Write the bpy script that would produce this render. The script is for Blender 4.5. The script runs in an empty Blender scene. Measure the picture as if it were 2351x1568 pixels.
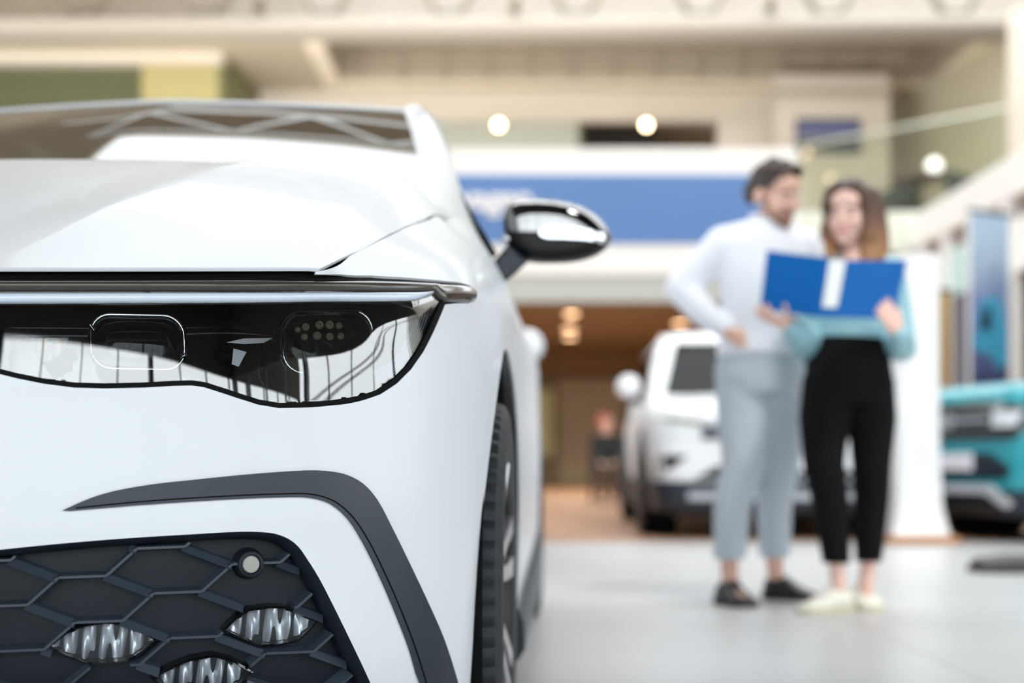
import bpy, bmesh, math, random
import numpy as np
from mathutils import Vector, Matrix, geometry
from mathutils.bvhtree import BVHTree
random.seed(7)
SC = bpy.context.scene
COL = SC.collection
PI = math.pi
# ---------------------------------------------------------------- camera numbers (used to read depths and sizes off the photograph)
IMW, IMH = 2351, 1568
FPX = 50.0 / 36.0 * IMW
CX, HY, HC = 1175.5, 1060.0, 0.56          # principal column, horizon row, camera height

def W(px, py, Y):
    """the point of the place that stands at distance Y behind pixel (px, py)"""
    s = Y / FPX
    return Vector(((px - CX) * s, Y, HC + (HY - py) * s))

def ground_Y(py):
    return HC * FPX / (py - HY)

# ---------------------------------------------------------------- materials
def lin(c):
    return tuple(((v / 255.0) / 12.92 if v / 255.0 <= 0.04045 else ((v / 255.0 + 0.055) / 1.055) ** 2.4) for v in c)

def mat(name, rgb, rough=0.5, metal=0.0, coat=0.0, noise=0.0, nscale=8.0, spec=0.5, emit=None, estr=0.0, ior=1.5):
    m = bpy.data.materials.new(name)
    m.use_nodes = True
    nt = m.node_tree
    b = nt.nodes['Principled BSDF']
    c = lin(rgb) + (1,)
    b.inputs['Base Color'].default_value = c
    b.inputs['Roughness'].default_value = rough
    b.inputs['Metallic'].default_value = metal
    b.inputs['Coat Weight'].default_value = coat
    b.inputs['Coat Roughness'].default_value = 0.02
    b.inputs['Specular IOR Level'].default_value = spec
    b.inputs['IOR'].default_value = ior
    if noise:
        tc = nt.nodes.new('ShaderNodeTexCoord')
        n = nt.nodes.new('ShaderNodeTexNoise')
        n.inputs['Scale'].default_value = nscale
        n.inputs['Detail'].default_value = 5
        nt.links.new(tc.outputs['Object'], n.inputs['Vector'])
        r = nt.nodes.new('ShaderNodeMapRange')
        r.inputs['To Min'].default_value = 1 - noise
        r.inputs['To Max'].default_value = 1 + noise
        nt.links.new(n.outputs['Fac'], r.inputs['Value'])
        h = nt.nodes.new('ShaderNodeHueSaturation')
        h.inputs['Color'].default_value = c
        nt.links.new(r.outputs['Result'], h.inputs['Value'])
        nt.links.new(h.outputs['Color'], b.inputs['Base Color'])
    if emit is not None:
        b.inputs['Emission Color'].default_value = lin(emit) + (1,)
        b.inputs['Emission Strength'].default_value = estr
    return m

def glass_mat(name, tint=(255, 255, 255), ior=1.5, rough=0.0, opacity=0.0, body=(10, 12, 12)):
    """clear pane: see-through by Fresnel, mirror-like at a slant; opacity adds a dark body colour"""
    m = bpy.data.materials.new(name)
    m.use_nodes = True
    nt = m.node_tree
    for n in list(nt.nodes):
        nt.nodes.remove(n)
    out = nt.nodes.new('ShaderNodeOutputMaterial')
    tr = nt.nodes.new('ShaderNodeBsdfTransparent')
    tr.inputs['Color'].default_value = lin(tint) + (1,)
    df = nt.nodes.new('ShaderNodeBsdfDiffuse')
    df.inputs['Color'].default_value = lin(body) + (1,)
    mx0 = nt.nodes.new('ShaderNodeMixShader')
    mx0.inputs[0].default_value = opacity
    nt.links.new(tr.outputs[0], mx0.inputs[1])
    nt.links.new(df.outputs[0], mx0.inputs[2])
    gl = nt.nodes.new('ShaderNodeBsdfGlossy')
    gl.inputs['Roughness'].default_value = rough
    fr = nt.nodes.new('ShaderNodeFresnel')
    fr.inputs['IOR'].default_value = ior
    mx = nt.nodes.new('ShaderNodeMixShader')
    nt.links.new(fr.outputs[0], mx.inputs[0])
    nt.links.new(mx0.outputs[0], mx.inputs[1])
    nt.links.new(gl.outputs[0], mx.inputs[2])
    nt.links.new(mx.outputs[0], out.inputs['Surface'])
    return m

# ---------------------------------------------------------------- objects
def tag(o, label=None, cat=None, group=None, kind=None):
    if label: o['label'] = label
    if cat: o['category'] = cat
    if group: o['group'] = group
    if kind: o['kind'] = kind
    return o

def empty(name, loc=(0, 0, 0), rz=0.0, label=None, cat=None, group=None):
    o = bpy.data.objects.new(name, None)
    COL.objects.link(o)
    o.location = loc
    o.rotation_euler = (0, 0, rz)
    o.empty_display_size = 0.1
    return tag(o, label, cat, group)

def copy_tree(o, parent=None):
    kids = [c for c in bpy.data.objects if c.parent == o]
    c = o.copy()
    COL.objects.link(c)
    c.parent = parent
    for k in kids:
        copy_tree(k, c)
    return c

class MB:
    """collects the shapes of ONE part"""
    def __init__(s):
        s.v = []; s.f = []
    def add(s, vs, fs):
        n = len(s.v)
        s.v += [Vector(p) for p in vs]
        s.f += [tuple(i + n for i in f) for f in fs]
        return s
    def box(s, a, b):
        x0, y0, z0 = a; x1, y1, z1 = b
        return s.add([(x0, y0, z0), (x1, y0, z0), (x1, y1, z0), (x0, y1, z0), (x0, y0, z1), (x1, y0, z1), (x1, y1, z1), (x0, y1, z1)],
                     [(3, 2, 1, 0), (4, 5, 6, 7), (0, 1, 5, 4), (1, 2, 6, 5), (2, 3, 7, 6), (3, 0, 4, 7)])
    def obox(s, p, q, w, h, up=(0, 0, 1)):
        """bar from p to q, w wide, h high"""
        p = Vector(p); q = Vector(q); d = (q - p).normalized(); u = Vector(up)
        sd = d.cross(u).normalized(); u = sd.cross(d).normalized()
        r = [sd * (w / 2) * a + u * (h / 2) * b for a, b in ((-1, -1), (1, -1), (1, 1), (-1, 1))]
        return s.loft([[p + k for k in r], [q + k for k in r]], closed=True, caps=True)
    def loft(s, rings, closed=True, caps=False, loop=False):
        n = len(rings[0]); m = len(rings)
        vs = [p for r in rings for p in r]; fs = []
        for i in range(m if loop else m - 1):
            k = (i + 1) % m
            for j in range(n if closed else n - 1):
                j2 = (j + 1) % n
                fs.append((i * n + j, i * n + j2, k * n + j2, k * n + j))
        if caps:
            fs.append(tuple(range(n - 1, -1, -1)))
            fs.append(tuple((m - 1) * n + j for j in range(n)))
        return s.add(vs, fs)
    def tube(s, pts, r, n=10, caps=True, flat=1.0, up=(0, 0, 1), loop=False):
        pts = [Vector(p) for p in pts]; m = len(pts)
        rs = r if isinstance(r, (list, tuple)) else [r] * m
        rings = []
        for i, p in enumerate(pts):
            if loop:
                d = pts[(i + 1) % m] - pts[i - 1]
            else:
                d = pts[min(i + 1, m - 1)] - pts[max(i - 1, 0)]
            d.normalize(); u = Vector(up)
            if abs(d.dot(u)) > 0.95: u = Vector((1, 0, 0)) if abs(d.x) < 0.9 else Vector((0, 1, 0))
            a = d.cross(u).normalized(); b = a.cross(d).normalized()
            rings.append([p + (a * math.cos(t) + b * math.sin(t) * flat) * rs[i] for t in (2 * PI * k / n for k in range(n))])
        return s.loft(rings, caps=caps and not loop, loop=loop)
    def ball(s, c, r, n=14, m=9, M=None):
        c = Vector(c); rr = r if isinstance(r, (list, tuple)) else (r, r, r)
        rings = []
        for i in range(1, m):
            t = PI * i / m
            rings.append([Vector((rr[0] * math.sin(t) * math.cos(2 * PI * k / n), rr[1] * math.sin(t) * math.sin(2 * PI * k / n), -rr[2] * math.cos(t))) for k in range(n)])
        vs = [Vector((0, 0, -rr[2]))] + [p for q in rings for p in q] + [Vector((0, 0, rr[2]))]
        if M is not None: vs = [M @ p for p in vs]
        vs = [c + p for p in vs]
        fs = [(0, 1 + (k + 1) % n, 1 + k) for k in range(n)]
        for i in range(m - 2):
            for k in range(n):
                a = 1 + i * n; b = a + n; k2 = (k + 1) % n
                fs.append((a + k, a + k2, b + k2, b + k))
        e = len(vs) - 1; a = 1 + (m - 2) * n
        fs += [(a + k, a + (k + 1) % n, e) for k in range(n)]
        return s.add(vs, fs)
    def lathe(s, prof, n=24, axis='z', c=(0, 0, 0), caps=True):
        c = Vector(c); rings = []
        for r, h in prof:
            ring = []
            for k in range(n):
                t = 2 * PI * k / n; x, y = r * math.cos(t), r * math.sin(t)
                ring.append(c + (Vector((x, y, h)) if axis == 'z' else Vector((h, x, y)) if axis == 'x' else Vector((y, h, x))))
            rings.append(ring)
        return s.loft(rings, caps=caps)
    def prism(s, poly, fn0, fn1):
        """closed slab between two mappings of a 2-D outline"""
        n = len(poly)
        vs = [fn0(*p) for p in poly] + [fn1(*p) for p in poly]
        fs = [tuple(range(n - 1, -1, -1)), tuple(range(n, 2 * n))] + [(i, (i + 1) % n, n + (i + 1) % n, n + i) for i in range(n)]
        return s.add(vs, fs)
    def grid(s, rows):
        return s.loft(rows, closed=False)
    def mirror_x(s):
        n = len(s.v)
        s.v += [Vector((-p.x, p.y, p.z)) for p in s.v]
        s.f += [tuple(i + n for i in reversed(f)) for f in s.f]
        return s
    def mesh(s, name, recalc=True, weld=0.0):
        me = bpy.data.meshes.new(name)
        me.from_pydata([tuple(p) for p in s.v], [], s.f)
        me.validate()
        if recalc or weld:
            bm = bmesh.new(); bm.from_mesh(me)
            if weld: bmesh.ops.remove_doubles(bm, verts=bm.verts, dist=weld)
            if recalc: bmesh.ops.recalc_face_normals(bm, faces=bm.faces)
            bm.to_mesh(me); bm.free()
        return me

def obj(name, mb, material, parent=None, smooth=True, angle=40, bevel=0.0, sub=0, weld=0.0, recalc=True, solid=0.0, soff=-1.0):
    me = mb.mesh(name, recalc=recalc, weld=weld) if isinstance(mb, MB) else mb
    o = bpy.data.objects.new(name, me)
    COL.objects.link(o)
    if material: me.materials.append(material)
    if smooth:
        me.polygons.foreach_set('use_smooth', [True] * len(me.polygons))
        if angle < 180:
            me.set_sharp_from_angle(angle=math.radians(angle))
    if solid:
        md = o.modifiers.new('solid', 'SOLIDIFY'); md.thickness = solid; md.offset = soff
    if bevel:
        md = o.modifiers.new('bevel', 'BEVEL'); md.width = bevel; md.segments = 2; md.limit_method = 'ANGLE'
    if sub:
        md = o.modifiers.new('sub', 'SUBSURF'); md.levels = sub; md.render_levels = sub
    if parent: o.parent = parent
    return o

def struct(name, mb, material, **k):
    o = obj(name, mb, material, **k)
    o['kind'] = 'structure'
    return o

def remeshed(mb, name, voxel, smooth_it=6, clip=None):
    """one continuous surface around overlapping closed shapes"""
    me = mb.mesh(name)
    o = bpy.data.objects.new(name + '_tmp', me); COL.objects.link(o)
    md = o.modifiers.new('r', 'REMESH'); md.mode = 'VOXEL'; md.voxel_size = voxel
    if smooth_it:
        sm = o.modifiers.new('s', 'SMOOTH'); sm.factor = 0.5; sm.iterations = smooth_it
    dg = bpy.context.evaluated_depsgraph_get()
    dg.update()
    out = bpy.data.meshes.new_from_object(o.evaluated_get(dg))
    bpy.data.objects.remove(o); bpy.data.meshes.remove(me)
    out.name = name
    if clip:
        bm = bmesh.new(); bm.from_mesh(out)
        for co, no in clip:
            g = bm.verts[:] + bm.edges[:] + bm.faces[:]
            bmesh.ops.bisect_plane(bm, geom=g, plane_co=co, plane_no=no, clear_outer=True)
        bm.to_mesh(out); bm.free()
    return out

# ---------------------------------------------------------------- 2-D patches
def inside(poly, x, y):
    c = False; j = len(poly) - 1
    for i in range(len(poly)):
        xi, yi = poly[i]; xj, yj = poly[j]
        if (yi > y) != (yj > y) and x < (xj - xi) * (y - yi) / (yj - yi) + xi: c = not c
        j = i
    return c

def resample(poly, step, closed=True):
    out = []; n = len(poly)
    for i in range(n if closed else n - 1):
        a = Vector(poly[i]); b = Vector(poly[(i + 1) % n])
        k = max(1, int((b - a).length / step + 0.5))
        for t in range(k):
            out.append(tuple(a.lerp(b, t / k)))
    if not closed: out.append(tuple(poly[-1]))
    return out

def smooth_poly(pts, k=6, closed=False):
    """Catmull-Rom through 2-D or 3-D points"""
    P = [Vector(p) for p in pts]; n = len(P); out = []
    for i in range(n if closed else n - 1):
        if closed: p0, p1, p2, p3 = P[i - 1], P[i], P[(i + 1) % n], P[(i + 2) % n]
        else: p0, p1, p2, p3 = P[max(i - 1, 0)], P[i], P[i + 1], P[min(i + 2, n - 1)]
        d1, d2, d3 = max((p1 - p0).length, 1e-6) ** .5, max((p2 - p1).length, 1e-6) ** .5, max((p3 - p2).length, 1e-6) ** .5
        m1 = (p2 - p1) + d2 * ((p1 - p0) / d1 - (p2 - p0) / (d1 + d2)) if i > 0 or closed else (p2 - p1)
        m2 = (p2 - p1) + d2 * ((p3 - p2) / d3 - (p3 - p1) / (d2 + d3)) if i < n - 2 or closed else (p2 - p1)
        for t in range(k):
            t /= k
            out.append(tuple((2 * t**3 - 3 * t**2 + 1) * p1 + (t**3 - 2 * t**2 + t) * m1 + (-2 * t**3 + 3 * t**2) * p2 + (t**3 - t**2) * m2))
    if not closed: out.append(tuple(P[-1]))
    return out

def inset_poly(poly, d):
    """shrink a closed outline by d (simple vertex offset)"""
    n = len(poly); A = sum(poly[i][0] * poly[(i + 1) % n][1] - poly[(i + 1) % n][0] * poly[i][1] for i in range(n))
    sg = 1 if A > 0 else -1
    out = []
    for i in range(n):
        a = Vector(poly[i - 1]); b = Vector(poly[i]); c = Vector(poly[(i + 1) % n])
        t = (c - b).normalized() + (b - a).normalized()
        if t.length < 1e-9: out.append(tuple(b)); continue
        t.normalize()
        out.append((b.x - t.y * d * sg, b.y + t.x * d * sg))
    return out

def triangulate(outline, holes, step):
    """2-D points and triangles filling an outline with holes, close to a regular mesh of the given step"""
    pts = []; edges = []
    for L in [outline] + holes:
        L = resample(L, step); b = len(pts)
        pts += L; edges += [(b + i, b + (i + 1) % len(L)) for i in range(len(L))]
    nb = len(pts)
    B = np.array(pts)
    x0, y0 = B.min(0); x1, y1 = B.max(0)
    gx = []; row = 0; y = y0 + step * .5
    while y < y1:
        x = x0 + (step * .5 if row % 2 else 0)
        while x < x1:
            gx.append((x, y)); x += step
        y += step * .866; row += 1
    G = np.array(gx, float).reshape(-1, 2)
    def inpoly(L, G):
        L = np.array(L); c = np.zeros(len(G), bool); j = len(L) - 1
        for i in range(len(L)):
            xi, yi = L[i]; xj, yj = L[j]
            if yi != yj:
                k = ((yi > G[:, 1]) != (yj > G[:, 1])) & (G[:, 0] < (xj - xi) * (G[:, 1] - yi) / (yj - yi) + xi)
                c ^= k
            j = i
        return c
    keep = inpoly(outline, G)
    for h in holes: keep &= ~inpoly(h, G)
    G = G[keep]
    if len(G):
        ok = np.ones(len(G), bool)
        for i in range(0, nb, 256):
            d = ((G[:, None, :] - B[None, i:i + 256, :]) ** 2).sum(2).min(1)
            ok &= d > (step * .55) ** 2
        G = G[ok]
    allp = [Vector(p) for p in pts] + [Vector(p) for p in G]
    r = geometry.delaunay_2d_cdt(allp, edges, [], 0, 1e-7)
    V = np.array([tuple(p) for p in r[0]]); F = [tuple(f) for f in r[2]]
    C = np.array([V[list(f)].mean(0) for f in F])
    k = inpoly(outline, C)
    for h in holes: k &= ~inpoly(h, C)
    F = [f for f, q in zip(F, k) if q]
    # ordered boundary loops for rims
    return V, F

def patch(mb, outline, holes, step, fn, rim=None, flip=False, seam=0.0):
    """surface over an outline; fn(x, y, depth) gives the point; rim = list of (inset 2-D, depth) rings that turn the edge back"""
    V, F = triangulate(outline, holes, step)
    vs = [fn(x, y, 0.0) for x, y in V]
    used = sorted({i for f in F for i in f}); re = {i: k for k, i in enumerate(used)}
    mb.add([vs[i] for i in used], [tuple(re[i] for i in (reversed(f) if flip else f)) for f in F])
    if rim:
        for L in [outline] + holes:
            L = resample(L, step)
            sg = 1 if L is not None else 1
            rings = [[fn(x, y, 0.0) for x, y in L]]
            for ins, dep in rim:
                Q = inset_poly(L, ins) if ins else L
                rings.append([fn(x, y, dep) for x, y in Q])
            n = len(L); fs = []
            for i in range(len(rings) - 1):
                for j in range(n):
                    k = (j + 1) % n
                    if seam and abs(rings[0][j].x) < seam and abs(rings[0][k].x) < seam: continue
                    fs.append((i * n + j, i * n + k, (i + 1) * n + k, (i + 1) * n + j))
            mb.add([p for r in rings for p in r], fs)
    return mb
# ================================================================ the showroom
EXPOSURE = 0.0
w = bpy.data.worlds.new('overcast_daylight'); SC.world = w; w.use_nodes = True
nt = w.node_tree
bg = nt.nodes['Background']
tc = nt.nodes.new('ShaderNodeTexCoord'); sp = nt.nodes.new('ShaderNodeSeparateXYZ'); cr = nt.nodes.new('ShaderNodeValToRGB')
nt.links.new(tc.outputs['Generated'], sp.inputs[0]); nt.links.new(sp.outputs['Z'], cr.inputs['Fac']); nt.links.new(cr.outputs['Color'], bg.inputs['Color'])
cr.color_ramp.elements[0].position = 0.0; cr.color_ramp.elements[0].color = (.55, .56, .52, 1)
cr.color_ramp.elements[1].position = 1.0; cr.color_ramp.elements[1].color = (.95, .98, 1, 1)
e = cr.color_ramp.elements.new(.02); e.color = (.90, .95, 1, 1)
bg.inputs['Strength'].default_value = SKY = 4.2

def tile_mat(name, rgb, joint, size, rough, width=.006, noise=.03):
    m = mat(name, rgb, rough=rough)
    nt = m.node_tree; b = nt.nodes['Principled BSDF']
    tc = nt.nodes.new('ShaderNodeTexCoord'); br = nt.nodes.new('ShaderNodeTexBrick')
    br.offset = 0.0; br.squash = 1.0
    br.inputs['Scale'].default_value = 1.0; br.inputs['Mortar Size'].default_value = width
    br.inputs['Brick Width'].default_value = size[0]; br.inputs['Row Height'].default_value = size[1]
    c = lin(rgb)
    br.inputs['Color1'].default_value = tuple(v * (1 - noise) for v in c) + (1,); br.inputs['Color2'].default_value = tuple(min(1, v * (1 + noise)) for v in c) + (1,)
    br.inputs['Mortar'].default_value = lin(joint) + (1,)
    nt.links.new(tc.outputs['Object'], br.inputs['Vector']); nt.links.new(br.outputs['Color'], b.inputs['Base Color'])
    return m
def wood_mat(name, rgb, rough=.4, scale=(1, 6, 6), amount=.18):
    m = mat(name, rgb, rough=rough)
    nt = m.node_tree; b = nt.nodes['Principled BSDF']
    tc = nt.nodes.new('ShaderNodeTexCoord'); mp = nt.nodes.new('ShaderNodeMapping'); mp.inputs['Scale'].default_value = scale
    n = nt.nodes.new('ShaderNodeTexNoise'); n.inputs['Scale'].default_value = 2.0; n.inputs['Detail'].default_value = 6
    r = nt.nodes.new('ShaderNodeValToRGB'); c = lin(rgb)
    r.color_ramp.elements[0].position = .3; r.color_ramp.elements[0].color = tuple(v * (1 - amount) for v in c) + (1,)
    r.color_ramp.elements[1].position = .7; r.color_ramp.elements[1].color = tuple(min(1, v * (1 + amount)) for v in c) + (1,)
    nt.links.new(tc.outputs['Object'], mp.inputs[0]); nt.links.new(mp.outputs[0], n.inputs['Vector']); nt.links.new(n.outputs['Fac'], r.inputs['Fac']); nt.links.new(r.outputs['Color'], b.inputs['Base Color'])
    return m
tile = tile_mat('grey_floor_tile', (186, 187, 188), (160, 160, 160), (1.2, .6), .32)
woodf = wood_mat('oak_floor_boards', (174, 136, 108), .35, (6, 1, 1))
woodc = wood_mat('walnut_ceiling_boards', (134, 114, 90), .5, (1, 6, 1))
taupe = mat('taupe_wall_paint', (140, 122, 92), .7, noise=.03, nscale=1.5)
taupe_l = mat('pale_taupe_panel', (176, 160, 132), .6, noise=.03, nscale=1.5)
cream = mat('cream_wall_paint', (228, 218, 204), .7, noise=.02, nscale=1.0)
cream_c = mat('beige_ceiling_paint', (196, 183, 163), .8, noise=.02, nscale=1.0)
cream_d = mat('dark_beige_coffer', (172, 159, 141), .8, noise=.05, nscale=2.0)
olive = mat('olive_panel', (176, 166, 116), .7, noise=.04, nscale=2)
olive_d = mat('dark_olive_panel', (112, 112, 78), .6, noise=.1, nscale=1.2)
white_p = mat('white_fascia_paint', (240, 240, 238), .45, noise=.01, nscale=2)
green_w = mat('pale_green_white_fascia', (226, 232, 218), .4, noise=.01, nscale=2)
grey_p = mat('light_grey_panel', (184, 190, 186), .5, noise=.02, nscale=2)
mauve = mat('mauve_grey_soffit', (150, 138, 138), .6, noise=.03, nscale=2)
roof_d = mat('brown_roof_soffit', (62, 58, 54), .8, noise=.08, nscale=.6)
frame_d = mat('dark_window_frame', (40, 48, 54), .35)
white_s = mat('white_steel', (225, 226, 224), .4)
wall_w = mat('white_hall_wall', (222, 218, 208), .7, noise=.02, nscale=1)
brown_r = mat('brown_room_wall', (150, 124, 92), .7, noise=.05, nscale=1)
dark_r = mat('dark_furniture_front', (42, 36, 28), .6)

def slab(name, a, b, m, bev=0.0):
    mb = MB(); mb.box(a, b)
    return struct(name, mb, m, smooth=False, bevel=bev)

slab('floor', (-14, -9, -.15), (14, 9.9, 0), tile)
slab('floor_wood', (-14, 9.9, -.15), (14, 37, .0), woodf)
# --- wall behind the viewer: a tall glazed front
mb = MB()
mb.box((-14, -9.2, 6.3), (14, -9, 10.8)); mb.box((-14, -9.2, 0), (14, -9, .35))
struct('wall_front', mb, roof_d, smooth=False)
def glazing(name, p0, p1, z0, z1, bays, rows, thick_every=4, t=.045):
    """a glazed wall: slim mullions, stout posts, transoms, panes"""
    p0 = Vector(p0); p1 = Vector(p1); d = (p1 - p0); Lg = d.length; d.normalize(); n = Vector((-d.y, d.x, 0))
    mb = MB()
    for k in range(bays + 1):
        q = p0 + d * (Lg * k / bays); wd = .17 if k % thick_every == 0 else t
        mb.obox(q + Vector((0, 0, z0)), q + Vector((0, 0, z1)), wd, .26 if k % thick_every == 0 else .10, up=n)
    for z in rows:
        mb.obox(p0 + Vector((0, 0, z)), p1 + Vector((0, 0, z)), .08, t, up=(0, 0, 1))
    o = struct(name, mb, frame_d, smooth=False)
    pane = MB(); a = p0 - n * .0; q = p1 - n * .0
    pane.add([a + Vector((0, 0, z0)), q + Vector((0, 0, z0)), q + Vector((0, 0, z1)), a + Vector((0, 0, z1))], [(0, 1, 2, 3)])
    obj('pane', pane, pane_g, o, smooth=False)
    return o
pane_g = glass_mat('window_pane', (252, 254, 253), ior=1.15)
glazing('window_1', (-13.9, -9.1, 0), (13.9, -9.1, 0), .35, 6.3, 20, (.35, 2.3, 3.9, 4.4, 4.65, 6.3))
# --- left wall glazed, right wall solid
mb = MB(); mb.box((-14.2, -9, 7.6), (-14, 37, 10.8)); mb.box((-14.2, -9, 0), (-14, 37, .3)); mb.box((-14.2, 26, .3), (-14, 37, 7.6))
struct('wall_left', mb, wall_w, smooth=False)
glazing('window_2', (-14.1, -9, 0), (-14.1, 26, 0), .3, 7.6, 22, (.3, 2.6, 5.1, 7.6))
mb = MB(); mb.box((13, 5, 0), (13.2, 37, 10.8)); mb.box((7.4, 4.8, 0), (13.2, 5, 10.8))
struct('wall_right_far', mb, wall_w, smooth=False)
mb = MB(); mb.box((7.2, -9, 0), (7.4, 4.8, .35))
mb.prism([(-9, 10.6), (-9, 6.3), (0, 4.2), (4.8, 4.2), (4.8, 10.6)], lambda y, z: Vector((7.2, y, z)), lambda y, z: Vector((7.4, y, z)))
struct('wall_right', mb, roof_d, smooth=False)
glazing('window_12', (7.3, -9, 0), (7.3, 4.8, 0), .35, 6.4, 10, (.35, 2.1, 3.2, 3.42))
# --- roof: solid near the viewer, glazed strips with trusses further in
mb = MB()
mb.box((-14, -9.2, 10.6), (14, 7.6, 10.8));
struct('ceiling', mb, roof_d, smooth=False)
mb = MB(); mb.box((-14, 14.8, 10.6), (14, 19.5, 10.8)); mb.box((-14, 25.6, 10.6), (14, 37, 10.8)); mb.box((-14, 19.5, 10.6), (-4.5, 25.6, 10.8)); mb.box((-14, 7.6, 10.6), (-5.0, 14.8, 10.8))
struct('ceiling_back', mb, mat('beige_roof_soffit', (188, 178, 160), .8, noise=.05, nscale=.8), smooth=False)
def truss(name, Y, z0, z1, x0, x1, n, r=.075):
    mb = MB(); dx = (x1 - x0) / n
    mb.tube([(x0, Y, z0), (x1, Y, z0)], r, n=10); mb.tube([(x0, Y, z1), (x1, Y, z1)], r, n=10)
    for k in range(n):
        a = x0 + k * dx
        mb.tube([(a, Y, z1), (a + dx / 2, Y, z0)], r * .6, n=8); mb.tube([(a + dx / 2, Y, z0), (a + dx, Y, z1)], r * .6, n=8)
    o = obj(name, mb, white_s); o['kind'] = 'structure'
    return o
truss('beam_1', 15.2, 8.8, 10.5, -5.6, 12.9, 8, .13)
truss('beam_2', 7.9, 9.5, 10.5, -5.0, 12.9, 8)
truss('beam_3', 22.0, 9.5, 10.5, -13.9, 12.9, 11)
# --- header with tubular beam and zigzag webs in front of the upper hall
cream_h = mat('cream_header_paint', (206, 198, 186), .7, noise=.02, nscale=1.0)
slab('wall_header', (-14, 26.6, 8.62), (13, 26.9, 10.6), cream_h)
s26 = 26.0 / FPX
def X26(px, Y=26.0): return (px - CX) * Y / FPX
mb = MB()
rows = []
for k in range(13):
    t = PI * k / 12
    rows.append([Vector((x, 26.0 - .20 * math.sin(t), 8.56 + .17 * math.cos(t))) for x in (-14, 13)])
rows.append([Vector((x, 26.5, 8.39)) for x in (-14, 13)]); rows.append([Vector((x, 26.5, 8.73)) for x in (-14, 13)])
mb.loft(rows, loop=True, closed=False)
mb.add([r[0] for r in rows], [tuple(range(len(rows)))]); mb.add([r[1] for r in rows], [tuple(range(len(rows)))])
struct('beam_header', mb, mat('cream_beam_paint', (168, 161, 150), .7), angle=50)
web_m = mat('grey_beige_web', (126, 118, 104), .6)
mb = MB()
for px in (-95, 190, 470, 745, 1030, 1325, 1610, 1905, 2195, 2480):
    x = X26(px)
    for sg in (-1, 1):
        mb.obox((x + sg * .16, 26.05, 8.66), (x + sg * .75, 26.05, 9.7), .10, .16, up=(0, 1, 0))
    mb.box((x - .24, 25.99, 8.66), (x + .24, 26.11, 8.80))
o = struct('beam_web', mb, web_m, smooth=False)
# --- ceiling of the upper hall with its coffer
zc = 8.6
mb = MB()
cx0, cx1, cy0, cy1 = X26(742, 27.3), X26(2236, 27.3), 27.3, 30.1
mb.box((-14, 26.5, zc), (13, cy0, zc + .15)); mb.box((-14, cy1, zc), (13, 37, zc + .15)); mb.box((-14, cy0, zc), (cx0, cy1, zc + .15)); mb.box((cx1, cy0, zc), (13, cy1, zc + .15))
struct('ceiling_upper', mb, cream_c, smooth=False)
mb = MB()
mb.box((cx0 - .1, cy0 - .1, zc + .7), (cx1 + .1, cy1 + .1, zc + .8)); mb.box((cx0 - .1, cy1, zc + .15), (cx1 + .1, cy1 + .1, zc + .7)); mb.box((cx0 - .1, cy0 - .1, zc + .15), (cx1 + .1, cy0, zc + .7)); mb.box((cx0 - .1, cy0, zc + .15), (cx0, cy1, zc + .7)); mb.box((cx1, cy0, zc + .15), (cx1 + .1, cy1, zc + .7))
for k in range(14):
    x = cx0 + (cx1 - cx0) * (k + .5) / 14
    mb.box((x - .03, cy1 - .06, zc), (x + .03, cy1, zc + .7))
struct('ceiling_coffer', mb, cream_d, smooth=False)
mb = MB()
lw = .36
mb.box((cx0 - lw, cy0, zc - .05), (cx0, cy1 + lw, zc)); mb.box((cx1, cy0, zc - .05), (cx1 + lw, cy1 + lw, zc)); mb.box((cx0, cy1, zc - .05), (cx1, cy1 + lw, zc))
struct('trim_1', mb, mat('lit_ceiling_cream', (250, 238, 218), .7), smooth=False)  # lit ceiling edge round the coffer, its brightness painted as paler strips
# --- back wall of the upper hall with its wide opening
YB = 30.8; sB = YB / FPX
xo0, xo1 = X26(985, YB), X26(1648, YB); zo = HC + (HY - 278) * sB
mb = MB()
mb.box((X26(560, YB), YB, 3.9), (xo0, YB + .25, zc)); mb.box((xo0, YB, zo), (xo1, YB + .25, zc)); mb.box((xo1, YB, 3.9), (X26(1800, YB), YB + .25, zc))
struct('wall_back', mb, cream, smooth=False)
mb = MB(); mb.box((xo0 - 2, YB + 4.5, 3.9), (xo1 + 2, YB + 4.7, zc)); struct('wall_room', mb, brown_r, smooth=False)
mb = MB(); xm = X26(1332, YB); mb.add([(xo0, YB + .1, 3.9), (xm, YB + .1, 3.9), (xm, YB + .1, zo), (xo0, YB + .1, zo)], [(0, 1, 2, 3)])
film = glass_mat('frosted_green_film', (222, 232, 220), ior=1.5, opacity=.7, body=(222, 228, 214))
wn = struct('window_3', mb, film, smooth=False)
mb = MB(); mb.box((xm - .04, YB + .05, 3.9), (xm + .04, YB + .15, zo)); mb.box((xo0, YB + .05, 6.95), (xm, YB + .15, 7.0)); obj('frame', mb, olive_d, wn, smooth=False)
# cabinet run inside the room, dark band low in the opening
zd = HC + (HY - 306) * (YB + 2.5) / FPX
mb = MB(); mb.box((xo0 + .1, YB + 2.0, 3.92), (X26(1502, YB + 2), YB + 2.6, zd))
cab = tag(obj('cabinet', mb, dark_r, smooth=False), 'dark tall cabinet run in the upstairs opening above the blue sign', 'cabinet')
mb = MB(); mb.box((X26(1520, YB + 3), YB + 2.8, 3.92), (X26(1640, YB + 3), YB + 3.0, zo - .1)); struct('wall_niche', mb, brown_r, smooth=False)
slab('floor_upper', (-14, 21.7, 3.7), (13, 37, 3.9), woodc)
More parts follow.
